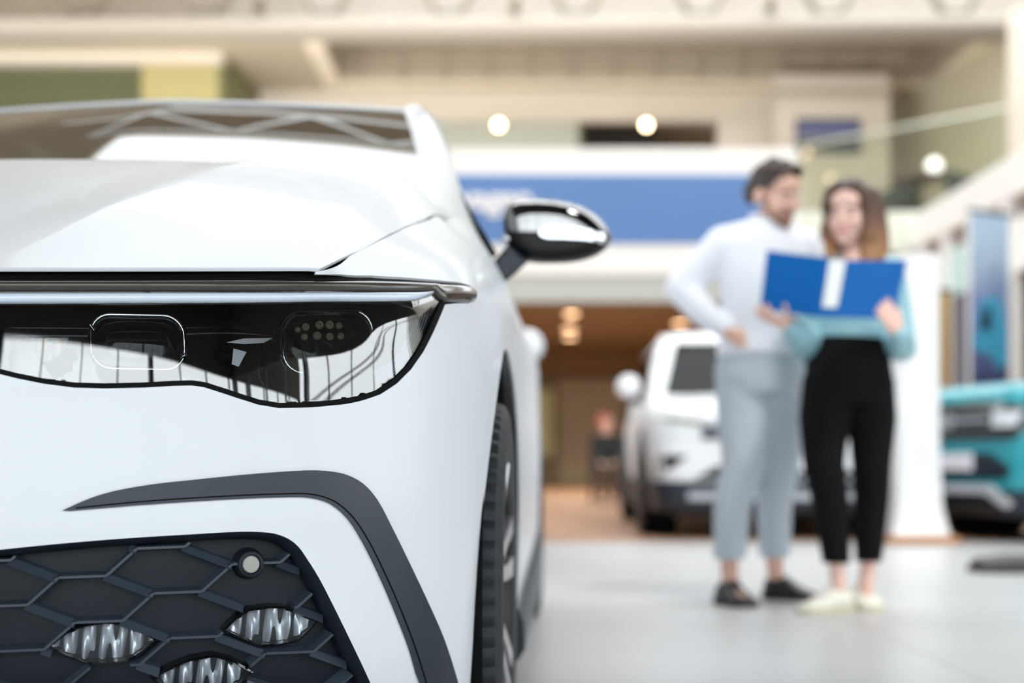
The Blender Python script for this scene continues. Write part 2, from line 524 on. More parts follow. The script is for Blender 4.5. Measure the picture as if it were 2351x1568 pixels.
# --- left gallery under a cream bulkhead
Yg = 28.2
xg = X26(515, Yg)
slab('trim_2', (-14, Yg - .3, 8.42), (xg, Yg + .2, 8.60), cream)
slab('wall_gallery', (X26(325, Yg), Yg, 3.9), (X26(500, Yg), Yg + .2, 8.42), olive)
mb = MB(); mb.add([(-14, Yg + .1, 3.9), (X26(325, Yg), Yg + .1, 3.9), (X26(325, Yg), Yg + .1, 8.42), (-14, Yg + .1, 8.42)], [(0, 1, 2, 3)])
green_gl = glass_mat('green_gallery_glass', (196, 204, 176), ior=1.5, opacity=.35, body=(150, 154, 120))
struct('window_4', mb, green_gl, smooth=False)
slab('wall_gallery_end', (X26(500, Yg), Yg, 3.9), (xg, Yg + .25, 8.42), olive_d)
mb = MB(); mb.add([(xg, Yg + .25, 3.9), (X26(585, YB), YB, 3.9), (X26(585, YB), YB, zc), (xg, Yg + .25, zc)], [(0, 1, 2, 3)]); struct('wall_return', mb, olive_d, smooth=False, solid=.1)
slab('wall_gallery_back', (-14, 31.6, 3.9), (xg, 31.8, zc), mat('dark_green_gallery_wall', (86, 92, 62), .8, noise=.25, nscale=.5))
# --- pier with the television, right wall of the upper hall
YP = 29.5
slab('column_pier', (X26(1778, YP), YP, 3.9), (X26(2042, YP), YP + .8, zc), cream)
slab('trim_3', (X26(1770, YP), YP - .06, 8.16), (X26(2050, YP), YP + .02, 8.24), cream_c)
mb = MB()
mb.add([(9.5, 26.4, 3.9), (8.3, 34, 3.9), (8.3, 34, zc), (9.5, 26.4, zc)], [(0, 1, 2, 3)])
khaki = mat('khaki_wall_paint', (206, 200, 176), .7, noise=.02, nscale=1)
struct('wall_east', mb, khaki, smooth=False, solid=.2)
slab('wall_north', (X26(2000, 34), 34, 3.9), (9, 34.2, zc), mat('dim_brown_wall', (170, 156, 122), .8, noise=.04, nscale=1))
slab('column_edge', (X26(2337, 24.4), 24.4, 3.9), (X26(2337, 24.4) + .5, 24.9, 8.39), cream)
# --- lower hall under the mezzanine
YF_ = 21.5
slab('ceiling_wood', (-14, 21.62, 2.98), (4.6, 32.2, 3.1), woodc)
mb = MB()
mb.box((-14, 32.2, 0), (13, 32.4, 3.7)); struct('wall_lower', mb, taupe, smooth=False)
slab('trim_4', (-14, 31.2, 2.50), (4.6, 32.2, 2.98), mat('brown_bulkhead', (132, 100, 62), .6))
s32 = 32.2 / FPX
slab('wall_panel', ((1283 - CX) * s32, 32.08, .05), ((1432 - CX) * s32, 32.2, 2.42), taupe_l)
slab('trim_5', ((1232 - CX) * s32, 32.06, .7), ((1270 - CX) * s32, 32.2, 2.2), mat('pale_yellow_green_panel', (214, 214, 160), .5))
slab('wall_side', (4.6, 21.8, 0), (4.75, 32.2, 3.7), taupe)
# --- mezzanine front: white surround, grey band and right hand gallery
xr = X26(1830, YF_)
mb = MB()
zz = lambda y: HC + (HY - y) * YF_ / FPX
mb.box((-14, YF_, zz(630)), (xr, YF_ + .2, zz(560))); mb.box((-14, YF_, zz(400)), (xr, YF_ + .2, zz(340))); mb.box((-14, YF_ + .1, zz(560)), (xr, YF_ + .2, zz(400))); mb.box((X26(1790, YF_), YF_, zz(560)), (xr, YF_ + .1, zz(400)))
struct('wall_fascia', mb, white_p, smooth=False)
slab('trim_6', (-14, YF_ + .05, 2.98), (xr, YF_ + .2, zz(630)), grey_p)
mb = MB(); mb.box((xr, YF_ + .1, 3.73), (6.25, YF_ + .3, 4.36)); struct('trim_7', mb, green_w, smooth=False)
slab('trim_8', (6.0, 6, 3.73), (6.25, 21.7, 4.25), white_p, .03)
slab('floor_gallery', (6.25, 6, 3.75), (13, 26, 4.15), mauve)
slab('ceiling_gallery', (6.12, 6, 3.42), (13, 21.9, 3.75), mauve)
slab('ceiling_link', (4.75, 21.8, 3.42), (6.2, 32, 3.7), mauve)
ys_post = (21.0, 19.85, 18.7, 17.4, 15.6, 13.6)
for Yp in ys_post:
    slab('column', (6.02, Yp - .14, 0), (6.22, Yp + .14, 3.74), white_p, .01)
cyan_m = mat('pale_cyan_panel', (196, 226, 228), .3, noise=.02, nscale=2)
lower_m = glass_mat('smoky_lower_glass', (96, 100, 112), ior=1.4, opacity=.7, body=(96, 96, 112))
for k in range(len(ys_post) - 1):
    y1, y0 = ys_post[k] - .14, ys_post[k + 1] + .14
    slab('trim_%d' % (10 + k), (6.1, y0, 2.86), (6.14, y1, 3.5), cyan_m if k < 3 else white_p)
    mb = MB(); mb.add([(6.12, y0, .05), (6.12, y1, .05), (6.12, y1, 2.86), (6.12, y0, 2.86)], [(0, 1, 2, 3)])
    if k < 3: struct('window_%d' % (5 + k), mb, lower_m, smooth=False)
slab('wall_tan', (8.2, 8, 0), (8.3, 21.8, 3.5), mat('tan_wall_paint', (190, 156, 124), .7, noise=.03, nscale=1))
# --- blue sign with white lettering
sign_m = mat('blue_sign_face', (88, 128, 186), .35, noise=.06, nscale=.35)
mb = MB(); mb.box((-4.5, YF_ - .03, zz(560)), (X26(1790, YF_), YF_ + .1, zz(401)))
sign = tag(obj('sign', mb, sign_m, smooth=False), 'long blue sign with white lettering on the white mezzanine front', 'sign')
fc = bpy.data.curves.new('lettering', 'FONT'); fc.body = 'Volkswagen'; fc.size = .48; fc.extrude = .02; fc.offset = .012; fc.align_x = 'RIGHT'
fo = bpy.data.objects.new('lettering', fc); COL.objects.link(fo); fo.location = (X26(1222, YF_), YF_ - .05, zz(481)); fo.rotation_euler = (PI / 2, 0, 0)
bpy.context.evaluated_depsgraph_get().update()
lm = bpy.data.meshes.new_from_object(fo.evaluated_get(bpy.context.evaluated_depsgraph_get()))
lo_ = fo.location.copy(); bpy.data.objects.remove(fo)
fo = bpy.data.objects.new('lettering', lm); COL.objects.link(fo); fo.location = lo_; fo.rotation_euler = (PI / 2, 0, 0)
lm.materials.clear(); lm.materials.append(mat('white_letter', (245, 245, 245), .4)); fo.parent = sign; fo['label'] = 'white lettering'
# --- lamps
glow = mat('warm_lamp_face', (255, 214, 170), .5, emit=(255, 206, 158), estr=12)
met = mat('satin_lamp_ring', (210, 205, 195), .3, metal=.8)
def downlight(x, y, label):
    o = empty('downlight', (x, y, 2.98), 0, label, 'ceiling light', 'downlights in the wooden ceiling')
    mb = MB(); mb.lathe([(.15, 0), (.15, -.015), (.115, -.015), (.115, 0)], n=24, caps=False); obj('ring', mb, met, o)
    mb = MB(); mb.lathe([(.112, -.002), (.112, -.012), (.0002, -.012)], n=24); obj('diffuser', mb, glow, o)
    ld = bpy.data.lights.new('downlight_beam', 'SPOT'); lo = bpy.data.objects.new('downlight_beam', ld); COL.objects.link(lo)
    ld.energy = 260; ld.color = (1, .84, .64); ld.spot_size = 2.5; ld.spot_blend = .6; ld.shadow_soft_size = .1; lo.location = (x, y, 2.93); 
for x, y, lb in ((.97, 23.2, 'round warm downlight, first of the row of three, nearest the mezzanine front'), (1.05, 25.9, 'round warm downlight, middle of the row of three in the wooden ceiling'),
                 (1.12, 27.5, 'round warm downlight, third and deepest in the row of three'), (2.92, 24.75, 'round warm downlight beside the white-shirted man\'s elbow'), (2.97, 27.5, 'round warm downlight just above the white SUV roof')):
    downlight(x, y, lb)
globe = mat('warm_globe_glass', (255, 236, 206), .4, emit=(255, 226, 180), estr=16)
globe_d = mat('white_globe', (240, 240, 232), .3)
for px, lb in ((1145, 'glowing globe pendant above the lettering of the blue sign'), (1484, 'glowing globe pendant over the middle of the blue sign')):
    Yl = 29.6; z = HC + (HY - 287) * Yl / FPX
    o = empty('pendant_lamp', ((px - CX) * Yl / FPX, Yl, zc), 0, lb, 'lamp', 'globe pendants upstairs')
    mb = MB(); mb.ball((0, 0, z - zc), .085); obj('globe', mb, globe, o)
    mb = MB(); mb.tube([(0, 0, 0), (0, 0, z - zc + .07)], .006, n=6); obj('cord', mb, met, o)
# spotlights on the tubular beam
spot_m = mat('dark_bronze_spotlight', (92, 80, 58), .4)
for px, py, lb in ((598, 20, 'dark spotlight on the cream beam above the white hatchback roof'), (1185, 26, 'small dark spotlight on the cream beam above the first glowing pendant'), (1772, 12, 'dark spotlight on the cream beam above the cream pier')):
    p = W(px, py, 25.7)
    o = empty('spotlight', (p.x, 25.75, 8.73), 0, lb, 'spotlight', 'spotlights on the beam')
    mb = MB(); mb.box((-.02, .02, -.02), (.02, .3, .02)); mb.box((-.05, -.02, -.01), (.05, .05, .05)); obj('bracket', mb, spot_m, o, smooth=False)
    mb = MB(); mb.tube([(-.05, -.10, .0), (0, -.02, .12), (.03, .03, .20)], [.085, .075, .05], n=14); obj('head', mb, spot_m, o)
# television
o = empty('tv', (X26(1900, YP), YP, 7.3), 0, 'wall television showing a purple and dark picture on the cream pier', 'television')
k = YP / FPX; x0, x1 = X26(1826, YP) - o.location.x, X26(1974, YP) - o.location.x; z0, z1 = HC + (HY - 354) * k - 7.3, HC + (HY - 274) * k - 7.3
mb = MB(); mb.box((x0, -.07, z0), (x1, -.012, z1)); obj('casing', mb, mat('television_casing', (34, 36, 38), .3), o, smooth=False)
tvm = mat('television_picture', (40, 44, 60), .3)
nt = tvm.node_tree; b = nt.nodes['Principled BSDF']; tc = nt.nodes.new('ShaderNodeTexCoord'); sp = nt.nodes.new('ShaderNodeSeparateXYZ'); cr = nt.nodes.new('ShaderNodeValToRGB'); nz = nt.nodes.new('ShaderNodeTexNoise'); nz.inputs['Scale'].default_value = 2.5; ad = nt.nodes.new('ShaderNodeMath'); ad.operation = 'MULTIPLY_ADD'; ad.inputs[1].default_value = .10
nt.links.new(tc.outputs['Generated'], sp.inputs[0]); nt.links.new(tc.outputs['Object'], nz.inputs['Vector']); nt.links.new(nz.outputs['Fac'], ad.inputs[0]); nt.links.new(sp.outputs['Z'], ad.inputs[2]); nt.links.new(ad.outputs[0], cr.inputs['Fac'])
cs = [(0.0, (24, 28, 30)), (.34, (30, 34, 36)), (.40, (112, 118, 120)), (.56, (104, 112, 122)), (.62, (34, 38, 62)), (.84, (104, 104, 152)), (1.0, (30, 32, 46))]
cr.color_ramp.elements[0].position = 0; cr.color_ramp.elements[0].color = lin(cs[0][1]) + (1,); cr.color_ramp.elements[1].position = 1; cr.color_ramp.elements[1].color = lin(cs[-1][1]) + (1,)
for p_, c_ in cs[1:-1]:
    e = cr.color_ramp.elements.new(p_); e.color = lin(c_) + (1,)
nt.links.new(cr.outputs['Color'], b.inputs['Emission Color']); b.inputs['Emission Strength'].default_value = .9
mb = MB(); mb.box((x0 + .03, -.075, z0 + .03), (x1 - .03, -.07, z1 - .03)); obj('screen', mb, tvm, o, smooth=False)
# glass partition upstairs
part_g = glass_mat('pale_partition_glass', (236, 242, 232), ior=1.3, opacity=.05, body=(220, 226, 210))
o = empty('glass_partition', (0, 0, 0), 0, 'tall glass partition with pale top edge upstairs beside the cream pier', 'partition')
a, b_ = Vector((5.9, 29.2, 4.16)), Vector((9.0, 24.6, 4.16))
mb = MB(); mb.add([a, b_, b_ + Vector((0, 0, 2.6)), a + Vector((0, 0, 2.85))], [(0, 1, 2, 3)]); obj('pane', mb, part_g, o, smooth=False)
mb = MB(); mb.obox(a + Vector((0, 0, 2.87)), b_ + Vector((0, 0, 2.62)), .03, .05); obj('top_rail', mb, green_w, o, smooth=False)
# tall table with a white globe, dark chairs
tb = empty('bar_table', (6.62, 23.2, 4.15), 0, 'round dark bar table on the upstairs gallery beyond the white diagonal front', 'table')
tab_m = mat('dark_table_top', (92, 84, 72), .4); leg_m = mat('dark_table_column', (84, 82, 62), .5)
mb = MB(); mb.lathe([(.0002, 1.0), (.42, 1.0), (.43, 1.03), (.42, 1.06), (.0002, 1.06)], n=32, caps=False); obj('tabletop', mb, tab_m, tb)
mb = MB(); mb.lathe([(.06, .03), (.06, 1.0)], n=16); obj('pedestal', mb, leg_m, tb)
mb = MB(); mb.lathe([(.26, 0), (.25, .03), (.0002, .035)], n=24); obj('foot', mb, leg_m, tb)
o = empty('globe_lamp', (6.86, 23.1, 5.21), 0, 'white globe lamp standing on the round dark bar table', 'lamp')
mb = MB(); mb.ball((0, 0, .155), .125); obj('globe', mb, mat('lit_white_globe', (250, 250, 242), .3, emit=(255, 252, 240), estr=1.2), o)
mb = MB(); mb.lathe([(.07, 0), (.07, .02), (.03, .035)], n=16); obj('base', mb, leg_m, o)
chair_m = mat('dark_green_upholstery', (70, 76, 66), .8)
def tub_chair(x, y, rz, lb, sz=1.0):
    o = empty('tub_chair', (x, y, 4.15), rz, lb, 'chair', 'dark chairs on the upstairs gallery')
    mb = MB(); mb.lathe([(.02, .40), (.27, .40), (.29, .44), (.28, .49), (.02, .50)], n=24); obj('seat', mb, chair_m, o)
    mb = MB(); rows = []
    for k in range(15):
        t = math.radians(-110 + 220 * k / 14); h = .62 + .22 * math.cos(t / 1.4)
        d = Vector((math.sin(t), math.cos(t), 0)); rows.append([d * .28 + Vector((0, 0, .42)), d * .33 + Vector((0, 0, .42)), d * .36 + Vector((0, 0, h)), d * .31 + Vector((0, 0, h))])
    mb.loft(rows, caps=True); obj('backrest', mb, chair_m, o, bevel=.01)
    for a_ in (45, 135, 225, 315):
        mb = MB(); mb.tube([(.16 * math.cos(math.radians(a_)), .16 * math.sin(math.radians(a_)), .41), (.24 * math.cos(math.radians(a_)), .24 * math.sin(math.radians(a_)), 0)], .014, n=8); obj('leg', mb, leg_m, o)
    o.scale = (sz,) * 3
    return o
tub_chair(7.35, 22.6, .8, 'dark upholstered tub chair upstairs just above the white diagonal front', 1.3)
tub_chair(6.12, 22.9, -2.2, 'dark tub chair upstairs behind the long-haired woman\'s head')
# --- white pylon on a wooden foot
pl = empty('display_pylon', (2.79, 9.86, 0), 0, 'white display pylon with flared bottom on a wooden foot beside the woman in black trousers', 'display stand')
mb = MB(); mb.loft([[Vector((sx * w_, sy * d_, z)) for sx, sy in ((-1, -1), (1, -1), (1, 1), (-1, 1))] for z, w_, d_ in ((.05, .20, .20), (.10, .185, .18), (.25, .155, .15), (.6, .14, .14), (1.98, .135, .135))], caps=True)
obj('body', mb, mat('white_pylon_lacquer', (222, 223, 225), .3), pl, bevel=.012)
mb = MB(); mb.box((-.24, -.24, 0), (.24, .24, .05)); obj('plinth', mb, wood_mat('oak_plinth', (176, 122, 74), .4), pl, smooth=False, bevel=.006)
# --- hanging banners by the gallery posts
def banner_mat(name, stops, nscale=3.0, amt=.3):
    m = mat(name, (128, 128, 128), .5)
    nt = m.node_tree; b = nt.nodes['Principled BSDF']; tc = nt.nodes.new('ShaderNodeTexCoord'); sp = nt.nodes.new('ShaderNodeSeparateXYZ'); cr = nt.nodes.new('ShaderNodeValToRGB'); nz = nt.nodes.new('ShaderNodeTexNoise'); nz.inputs['Scale'].default_value = nscale; ad = nt.nodes.new('ShaderNodeMath'); ad.operation = 'MULTIPLY_ADD'; ad.inputs[1].default_value = amt
    nt.links.new(tc.outputs['Generated'], sp.inputs[0]); nt.links.new(tc.outputs['Object'], nz.inputs['Vector']); nt.links.new(nz.outputs['Fac'], ad.inputs[0]); nt.links.new(sp.outputs['Z'], ad.inputs[2]); nt.links.new(ad.outputs[0], cr.inputs['Fac']); nt.links.new(cr.outputs['Color'], b.inputs['Base Color'])
    cr.color_ramp.elements[0].position = stops[0][0]; cr.color_ramp.elements[0].color = lin(stops[0][1]) + (1,); cr.color_ramp.elements[1].position = stops[-1][0]; cr.color_ramp.elements[1].color = lin(stops[-1][1]) + (1,)
    for p_, c_ in stops[1:-1]:
        e = cr.color_ramp.elements.new(p_); e.color = lin(c_) + (1,)
    return m
def banner(name, x, y, z0, z1, wd, rz, m, label, cat='banner', group=None):
    o = empty(name, (x, y, 0), rz, label, cat, group)
    mb = MB(); mb.box((-wd / 2, -.012, z0), (wd / 2, .012, z1)); obj('print', mb, m, o, smooth=False)
    mb = MB(); mb.tube([(-wd / 2 - .03, 0, z1 + .02), (wd / 2 + .03, 0, z1 + .02)], .025, n=10); mb.box((-wd / 2, -.07, 0), (wd / 2, .07, .06)); mb.tube([(0, .03, 0), (0, .03, z1)], .015, n=8); obj('stand', mb, frame_d, o, smooth=False)
    return o
bn = banner('banner', 5.14, 15.3, .3, 3.22, .56, .5, banner_mat('blue_picture_print', [(.1, (30, 34, 40)), (.42, (36, 40, 52)), (.55, (58, 74, 120)), (.8, (122, 142, 190)), (1.2, (166, 190, 214))]), 'tall blue banner with a light blue car picture behind the teal car', group='tall banners behind the teal car')
pm = mat('printed_light_blue', (64, 168, 210), .5); pk = mat('printed_dark_blue', (28, 44, 66), .5); pr = mat('printed_red', (150, 48, 52), .5)
mb = MB(); mb.prism([(-.27, 1.75), (-.20, 2.15), (-.1, 2.32), (.12, 2.34), (.22, 2.1), (.26, 1.9), (.26, 1.62), (.15, 1.55), (-.05, 1.72)], lambda x, z: Vector((x, -.014, z)), lambda x, z: Vector((x, -.019, z))); obj('printed_car', mb, pm, bn, smooth=False)
mb = MB(); mb.prism([(-.18, 1.98), (-.12, 2.2), (.0, 2.22), (.0, 1.96)], lambda x, z: Vector((x, -.019, z)), lambda x, z: Vector((x, -.022, z))); obj('printed_window', mb, pk, bn, smooth=False)
banner('banner', 4.83, 15.9, .3, 2.45, .16, .4, banner_mat('yellow_red_print', [(.1, (120, 54, 46)), (.5, (168, 62, 52)), (.62, (190, 150, 74)), (1.2, (196, 160, 86))], amt=.15), 'narrow banner, yellow above and red below, beside the blue banner', group='tall banners behind the teal car')
banner('banner', 4.62, 16.4, .3, 2.3, .20, .4, banner_mat('navy_grey_print', [(.1, (60, 70, 84)), (.5, (62, 84, 110)), (.8, (120, 118, 140)), (1.2, (150, 148, 160))]), 'narrow grey navy banner closest to the white pylon', group='tall banners behind the teal car')
# --- black low object on the floor in front of the teal car
ft = empty('black_floor_object', (2.82, 7.2, 0), -.08, 'black low object lying on the grey floor before the teal car', 'stand foot')
mb = MB(); mb.loft([[Vector((x, y * d_, z * h_)) for y, z in ((-1, 0), (1, 0), (.9, .7), (.4, 1), (-.4, 1), (-.9, .7))] for x, d_, h_ in ((-.50, .05, .02), (-.46, .12, .07), (-.3, .14, .09), (.2, .15, .10), (.8, .15, .10))], caps=True)
obj('base', mb, mat('low_object_black', (30, 28, 30), .4), ft)
mb = MB(); mb.box((.02, -.08, .09), (.16, .04, .112)); obj('pad', mb, mat('dark_red_pad', (80, 34, 36), .5), ft, smooth=False)

# added fill lights, hidden behind the mezzanine parapet, brighten the upper hall
for k in range(4):
    ld = bpy.data.lights.new('upper_hall_fill', 'AREA'); lo = bpy.data.objects.new('upper_hall_fill', ld); COL.objects.link(lo)
    ld.shape = 'RECTANGLE'; ld.size = 4.2; ld.size_y = .3; ld.energy = 240; ld.color = (1, .98, .95)
    lo.location = (-11 + 4.4 * k, 22.2, 4.6); lo.rotation_euler = (PI - .75, 0, 0)

# added area fills below the roof, out of view, brighten fascia and hall
for k in range(4):
    ld = bpy.data.lights.new('hall_fill_area', 'AREA'); lo = bpy.data.objects.new('hall_fill_area', ld); COL.objects.link(lo)
    ld.shape = 'RECTANGLE'; ld.size = 2.0; ld.size_y = .5; ld.energy = 170; ld.color = (1, .99, .97)
    lo.location = (-4 + 4.5 * k, 9.5, 10.2); lo.rotation_euler = (Vector((0, 11.5, -8.0))).to_track_quat('-Z', 'Y').to_euler()

for x, tx, ty, en, zl in ((3.2, 1.3, 5.6, 2600, 9.6), (4.2, 2.3, 10.5, 3000, 7.0)):  # added unseen spots that brighten the two people and the white SUV
    ld = bpy.data.lights.new('people_suv_fill', 'SPOT'); lo = bpy.data.objects.new('people_suv_fill', ld); COL.objects.link(lo)
    ld.energy = en; ld.spot_size = .62; ld.spot_blend = .8; ld.shadow_soft_size = .6; ld.color = (1, .985, .96)
    lo.location = (x, 1.0, zl); lo.rotation_euler = (Vector((tx, ty, .9)) - lo.location).to_track_quat('-Z', 'Y').to_euler()
# ================================================================ the white hatchback in front
paint_w = mat('white_car_paint', (225, 228, 232), rough=0.35, coat=0.18, spec=0.25)
black_gloss = mat('gloss_black', (9, 10, 12), rough=0.06, coat=0.6)
black_plastic = mat('matt_black_plastic', (20, 28, 35), rough=0.5, noise=0.06, nscale=60, spec=0.25)
black_trim = mat('dark_grey_trim', (30, 40, 50), rough=0.38, noise=0.05, nscale=40, spec=0.45)
black_deep = mat('black_inner_plastic', (10, 11, 12), rough=0.8, spec=.15)
piano = mat('piano_black_mirror_cap', (5, 5, 6), rough=0.04, ior=3.0)
mirror_dark = mat('dark_mirror_plastic', (12, 14, 17), rough=0.4, spec=.25)
chrome = mat('bright_chrome', (222, 226, 232), rough=0.06, metal=1.0)
smoke = mat('smoked_trim', (66, 60, 53), rough=0.16, coat=0.35)
silver_refl = mat('silver_reflector', (236, 239, 243), rough=0.25, metal=0.4)
drl_mat = mat('frosted_light_guide', (214, 224, 240), rough=0.25, coat=0.5)
led_mat = mat('pale_yellow_led', (226, 220, 180), rough=0.3)
amber = mat('amber_insert', (226, 172, 40), rough=0.3)
lens_g = glass_mat('headlight_cover', (245, 248, 250), ior=2.9)
clear_g = glass_mat('clear_cover', (240, 244, 248), ior=1.5)
screen_g = glass_mat('windscreen_glass', (120, 130, 120), ior=2.6, opacity=0.75, body=(30, 36, 30))
side_g = glass_mat('side_glass', (30, 34, 36), ior=1.5, opacity=0.8, body=(6, 7, 8))
ridge_m = mat('slate_ridge_plastic', (48, 58, 69), rough=0.42)
rubber = mat('tyre_rubber', (33, 36, 39), rough=0.6, noise=0.1, nscale=30)
alloy = mat('silver_alloy', (196, 194, 198), rough=0.22, metal=0.85)
alloy_dark = mat('dark_wheel_barrel', (26, 26, 28), rough=0.4, metal=0.5)
seat_mat = mat('dark_seat_cloth', (40, 42, 46), rough=0.9)
sensor_mat = mat('grey_sensor_face', (160, 158, 152), rough=0.4)

TH = math.asin(0.042)
CAR = empty('car', (-0.93, 1.74, 0.0), -TH,
            'white hatchback seen close up from the front, with black mirror and honeycomb fog lamp grille', 'car')
MW = Matrix.Translation((-0.93, 1.74, 0.0)) @ Matrix.Rotation(-TH, 4, 'Z')
MI = MW.inverted()
CAML = MI @ Vector((0, 0, HC))
def ray_l(px, py):
    return (MI.to_3x3() @ Vector(((px - CX) / FPX, 1, (HY - py) / FPX)))
def L(px, py, Y):
    return MI @ W(px, py, Y)

def pair(name, mb, m, parent, **k):
    """the same part on both sides of the car, one object each"""
    o1 = obj(name, mb, m, parent, **k)
    m2 = MB(); m2.v = [Vector((-p.x, p.y, p.z)) for p in mb.v]; m2.f = [tuple(reversed(f)) for f in mb.f]
    return o1, obj(name, m2, m, parent, **k)
def mirror_tree(o, parent):
    """a mirrored twin of a part and its sub-parts"""
    me = o.data.copy() if o.data else None
    if me:
        for v in me.vertices: v.co.x = -v.co.x
        me.flip_normals()
    c = bpy.data.objects.new(o.name.split('.')[0], me); COL.objects.link(c); c.parent = parent
    for k in [k for k in bpy.data.objects if k.parent == o]: mirror_tree(k, c)
    return c
# plan curve of the body at bumper height
plan = [(0, 0), (.18, .004), (.36, .025), (.50, .062), (.62, .115), (.71, .175), (.785, .26), (.838, .36), (.868, .47), (.884, .60), (.892, .74), (.895, .90),
        (.895, 1.12), (.894, 1.36), (.893, 1.56), (.893, 1.9), (.893, 2.4), (.893, 2.9), (.893, 3.3), (.885, 3.7), (.86, 3.98), (.78, 4.17), (.6, 4.25), (.3, 4.28), (0, 4.285)]
NCOL = len(plan)
def pnorm(i):
    a = Vector(plan[i - 1]) if i > 0 else Vector((-plan[1][0], plan[1][1]))
    b = Vector(plan[i + 1]) if i < NCOL - 1 else Vector((-plan[i - 1][0], plan[i - 1][1]))
    t = (b - a).normalized()
    return Vector((t.y, -t.x))
FROWS = [(.185, .06), (.26, .020), (.36, .003), (.46, .0), (.56, .004), (.65, .014), (.73, .029), (.785, .045), (.81, .060)]
FE_IN = .058
# bonnet
_fe = []
for i in range(7):
    n = pnorm(i); _fe.append((plan[i][0] - n.x * FE_IN, plan[i][1] - n.y * FE_IN))
_fe = smooth_poly(_fe, 12)
_fu = np.array([p[0] for p in _fe]); _fv = np.array([p[1] for p in _fe])
def v_front(u):
    return float(np.interp(abs(u), _fu, _fv))
SHUT = [(.655, .150), (.663, .19), (.672, .235), (.688, .30), (.706, .37), (.725, .47), (.740, .58), (.750, .74), (.757, .90), (.762, 1.06)]
SHU = [p[0] for p in SHUT]; SHV = [p[1] for p in SHUT]
def z_hood(u, v):
    u = abs(u); vf = v_front(min(u, .70))
    Yw = 1.74 + vf * .999 - u * .042
    zf = HC + (HY - 614) * Yw / FPX
    t = max(0.0, (v - vf) / (1.06 - vf)); tt = min(t, 1.0)
    g = 1 - (1 - tt) ** 1.55
    us = float(np.interp(v, SHV, SHU))
    z = zf + (.335 - .035 * (u / .7) ** 2) * g - float(np.interp(v, [.2, .37, .58, .74, 1.06], [0, .020, .055, .08, .095])) * min(1.15, u / us) ** 12
    if t > 1: z -= .05 * (t - 1)
    uc = .29 + .27 * tt
    k = max(0.0, 1 - abs(u - uc) / (.20 if u > uc else .13))
    sm = min(1.0, tt / .25); sm = sm * sm * (3 - 2 * sm)
    z += .013 * k ** 1.4 * sm
    return z
def hit_hood(px, py):
    d = ray_l(px, py); lo = 1.6; prev = None
    for i in range(400):
        t = 1.7 + i * .004
        p = CAML + d * t
        h = p.z - z_hood(p.x, p.y)
        if p.y > v_front(min(abs(p.x), .7)) - .02 and h <= 0 and prev is not None:
            return CAML + d * (t - .004 * h / (h - prev))
        prev = h
    return None
shut = [Vector((u, v, z_hood(u, v))) for u, v in SHUT if v > v_front(u) + .004]
print('shutline', [(round(q.x, 3), round(q.y, 3), round(q.z, 3)) for q in shut])
_sv = np.array([q.y for q in shut]); _su = np.array([q.x for q in shut])
def shut_u(v):
    return float(np.interp(v, _sv, _su))

# control net of bumper, wing and flank
NR = 9
NET = []
topv = {6: .30, 7: .42, 8: .54, 9: .66, 10: .78, 11: .90, 12: 1.04}
for i in range(NCOL):
    u, v = plan[i]; n = pnorm(i)
    col = []
    if i <= 5:
        for z, d in FROWS:
            col.append(Vector((u - n.x * d, v - n.y * d, z)))
        if i == 5: col[8] = Vector((.6685, .208, z_hood(.6685, .208)))
    elif i <= 19:
        if i in topv:
            tv = topv[i]; tu = shut_u(tv); T = Vector((tu, tv, z_hood(tu, tv)))
        elif i == 13: T = Vector((.782, 1.28, 1.065))
        elif i == 14: T = Vector((.815, 1.50, 1.025))
        else: T = Vector((.822, v, 1.025 + (v - 1.56) * .012))
        k = min(1.0, (i - 5) / 3)
        rows = [(.185 + .015 * k, .06 - .045 * k), (.26 + .02 * k, .020 - .013 * k), (.36 + .04 * k, .003 - .001 * k), (.46 + .05 * k, 0), (.56 + .06 * k, .004 - .003 * k), (.65 + .085 * k, .014 - .007 * k)]
        for z, d in rows:
            col.append(Vector((u - n.x * d, v - n.y * d, z)))
        S = col[-1]
        for ph in (20, 43, 70):
            h = (1 - math.cos(math.radians(ph))) / (1 - math.cos(math.radians(70))); w = math.sin(math.radians(ph)) / math.sin(math.radians(70))
            col.append(Vector((S.x + (T.x - S.x) * h, S.y + (T.y - S.y) * h, S.z + (T.z - S.z) * w)))
    else:
        for (z, d), zz in zip([(.22, .05), (.30, .02), (.40, .005), (.50, 0), (.62, .0), (.73, .01), (.85, .03), (.96, .05), (1.04, .07)], range(9)):
            col.append(Vector((u - n.x * d, v - n.y * d, z)))
    NET.append(col)
for k in (1, 2, 3):                                      # mirrored columns keep the middle square to the axis
    NET.insert(0, [Vector((-p.x, p.y, p.z)) for p in NET[2 * k - 1]])
for k in (1, 2):
    NET.append([Vector((-p.x, p.y, p.z)) for p in NET[NCOL + 2 - k]])
NETA = np.array([[tuple(p) for p in c] for c in NET])    # col, row, xyz
ak = np.concatenate([[0], np.cumsum(np.linalg.norm(np.diff(NETA[:, 3], axis=0), axis=1))]); ak -= ak[3]
bk = np.concatenate([[0], np.cumsum(np.linalg.norm(np.diff(NETA[7], axis=0), axis=1))])
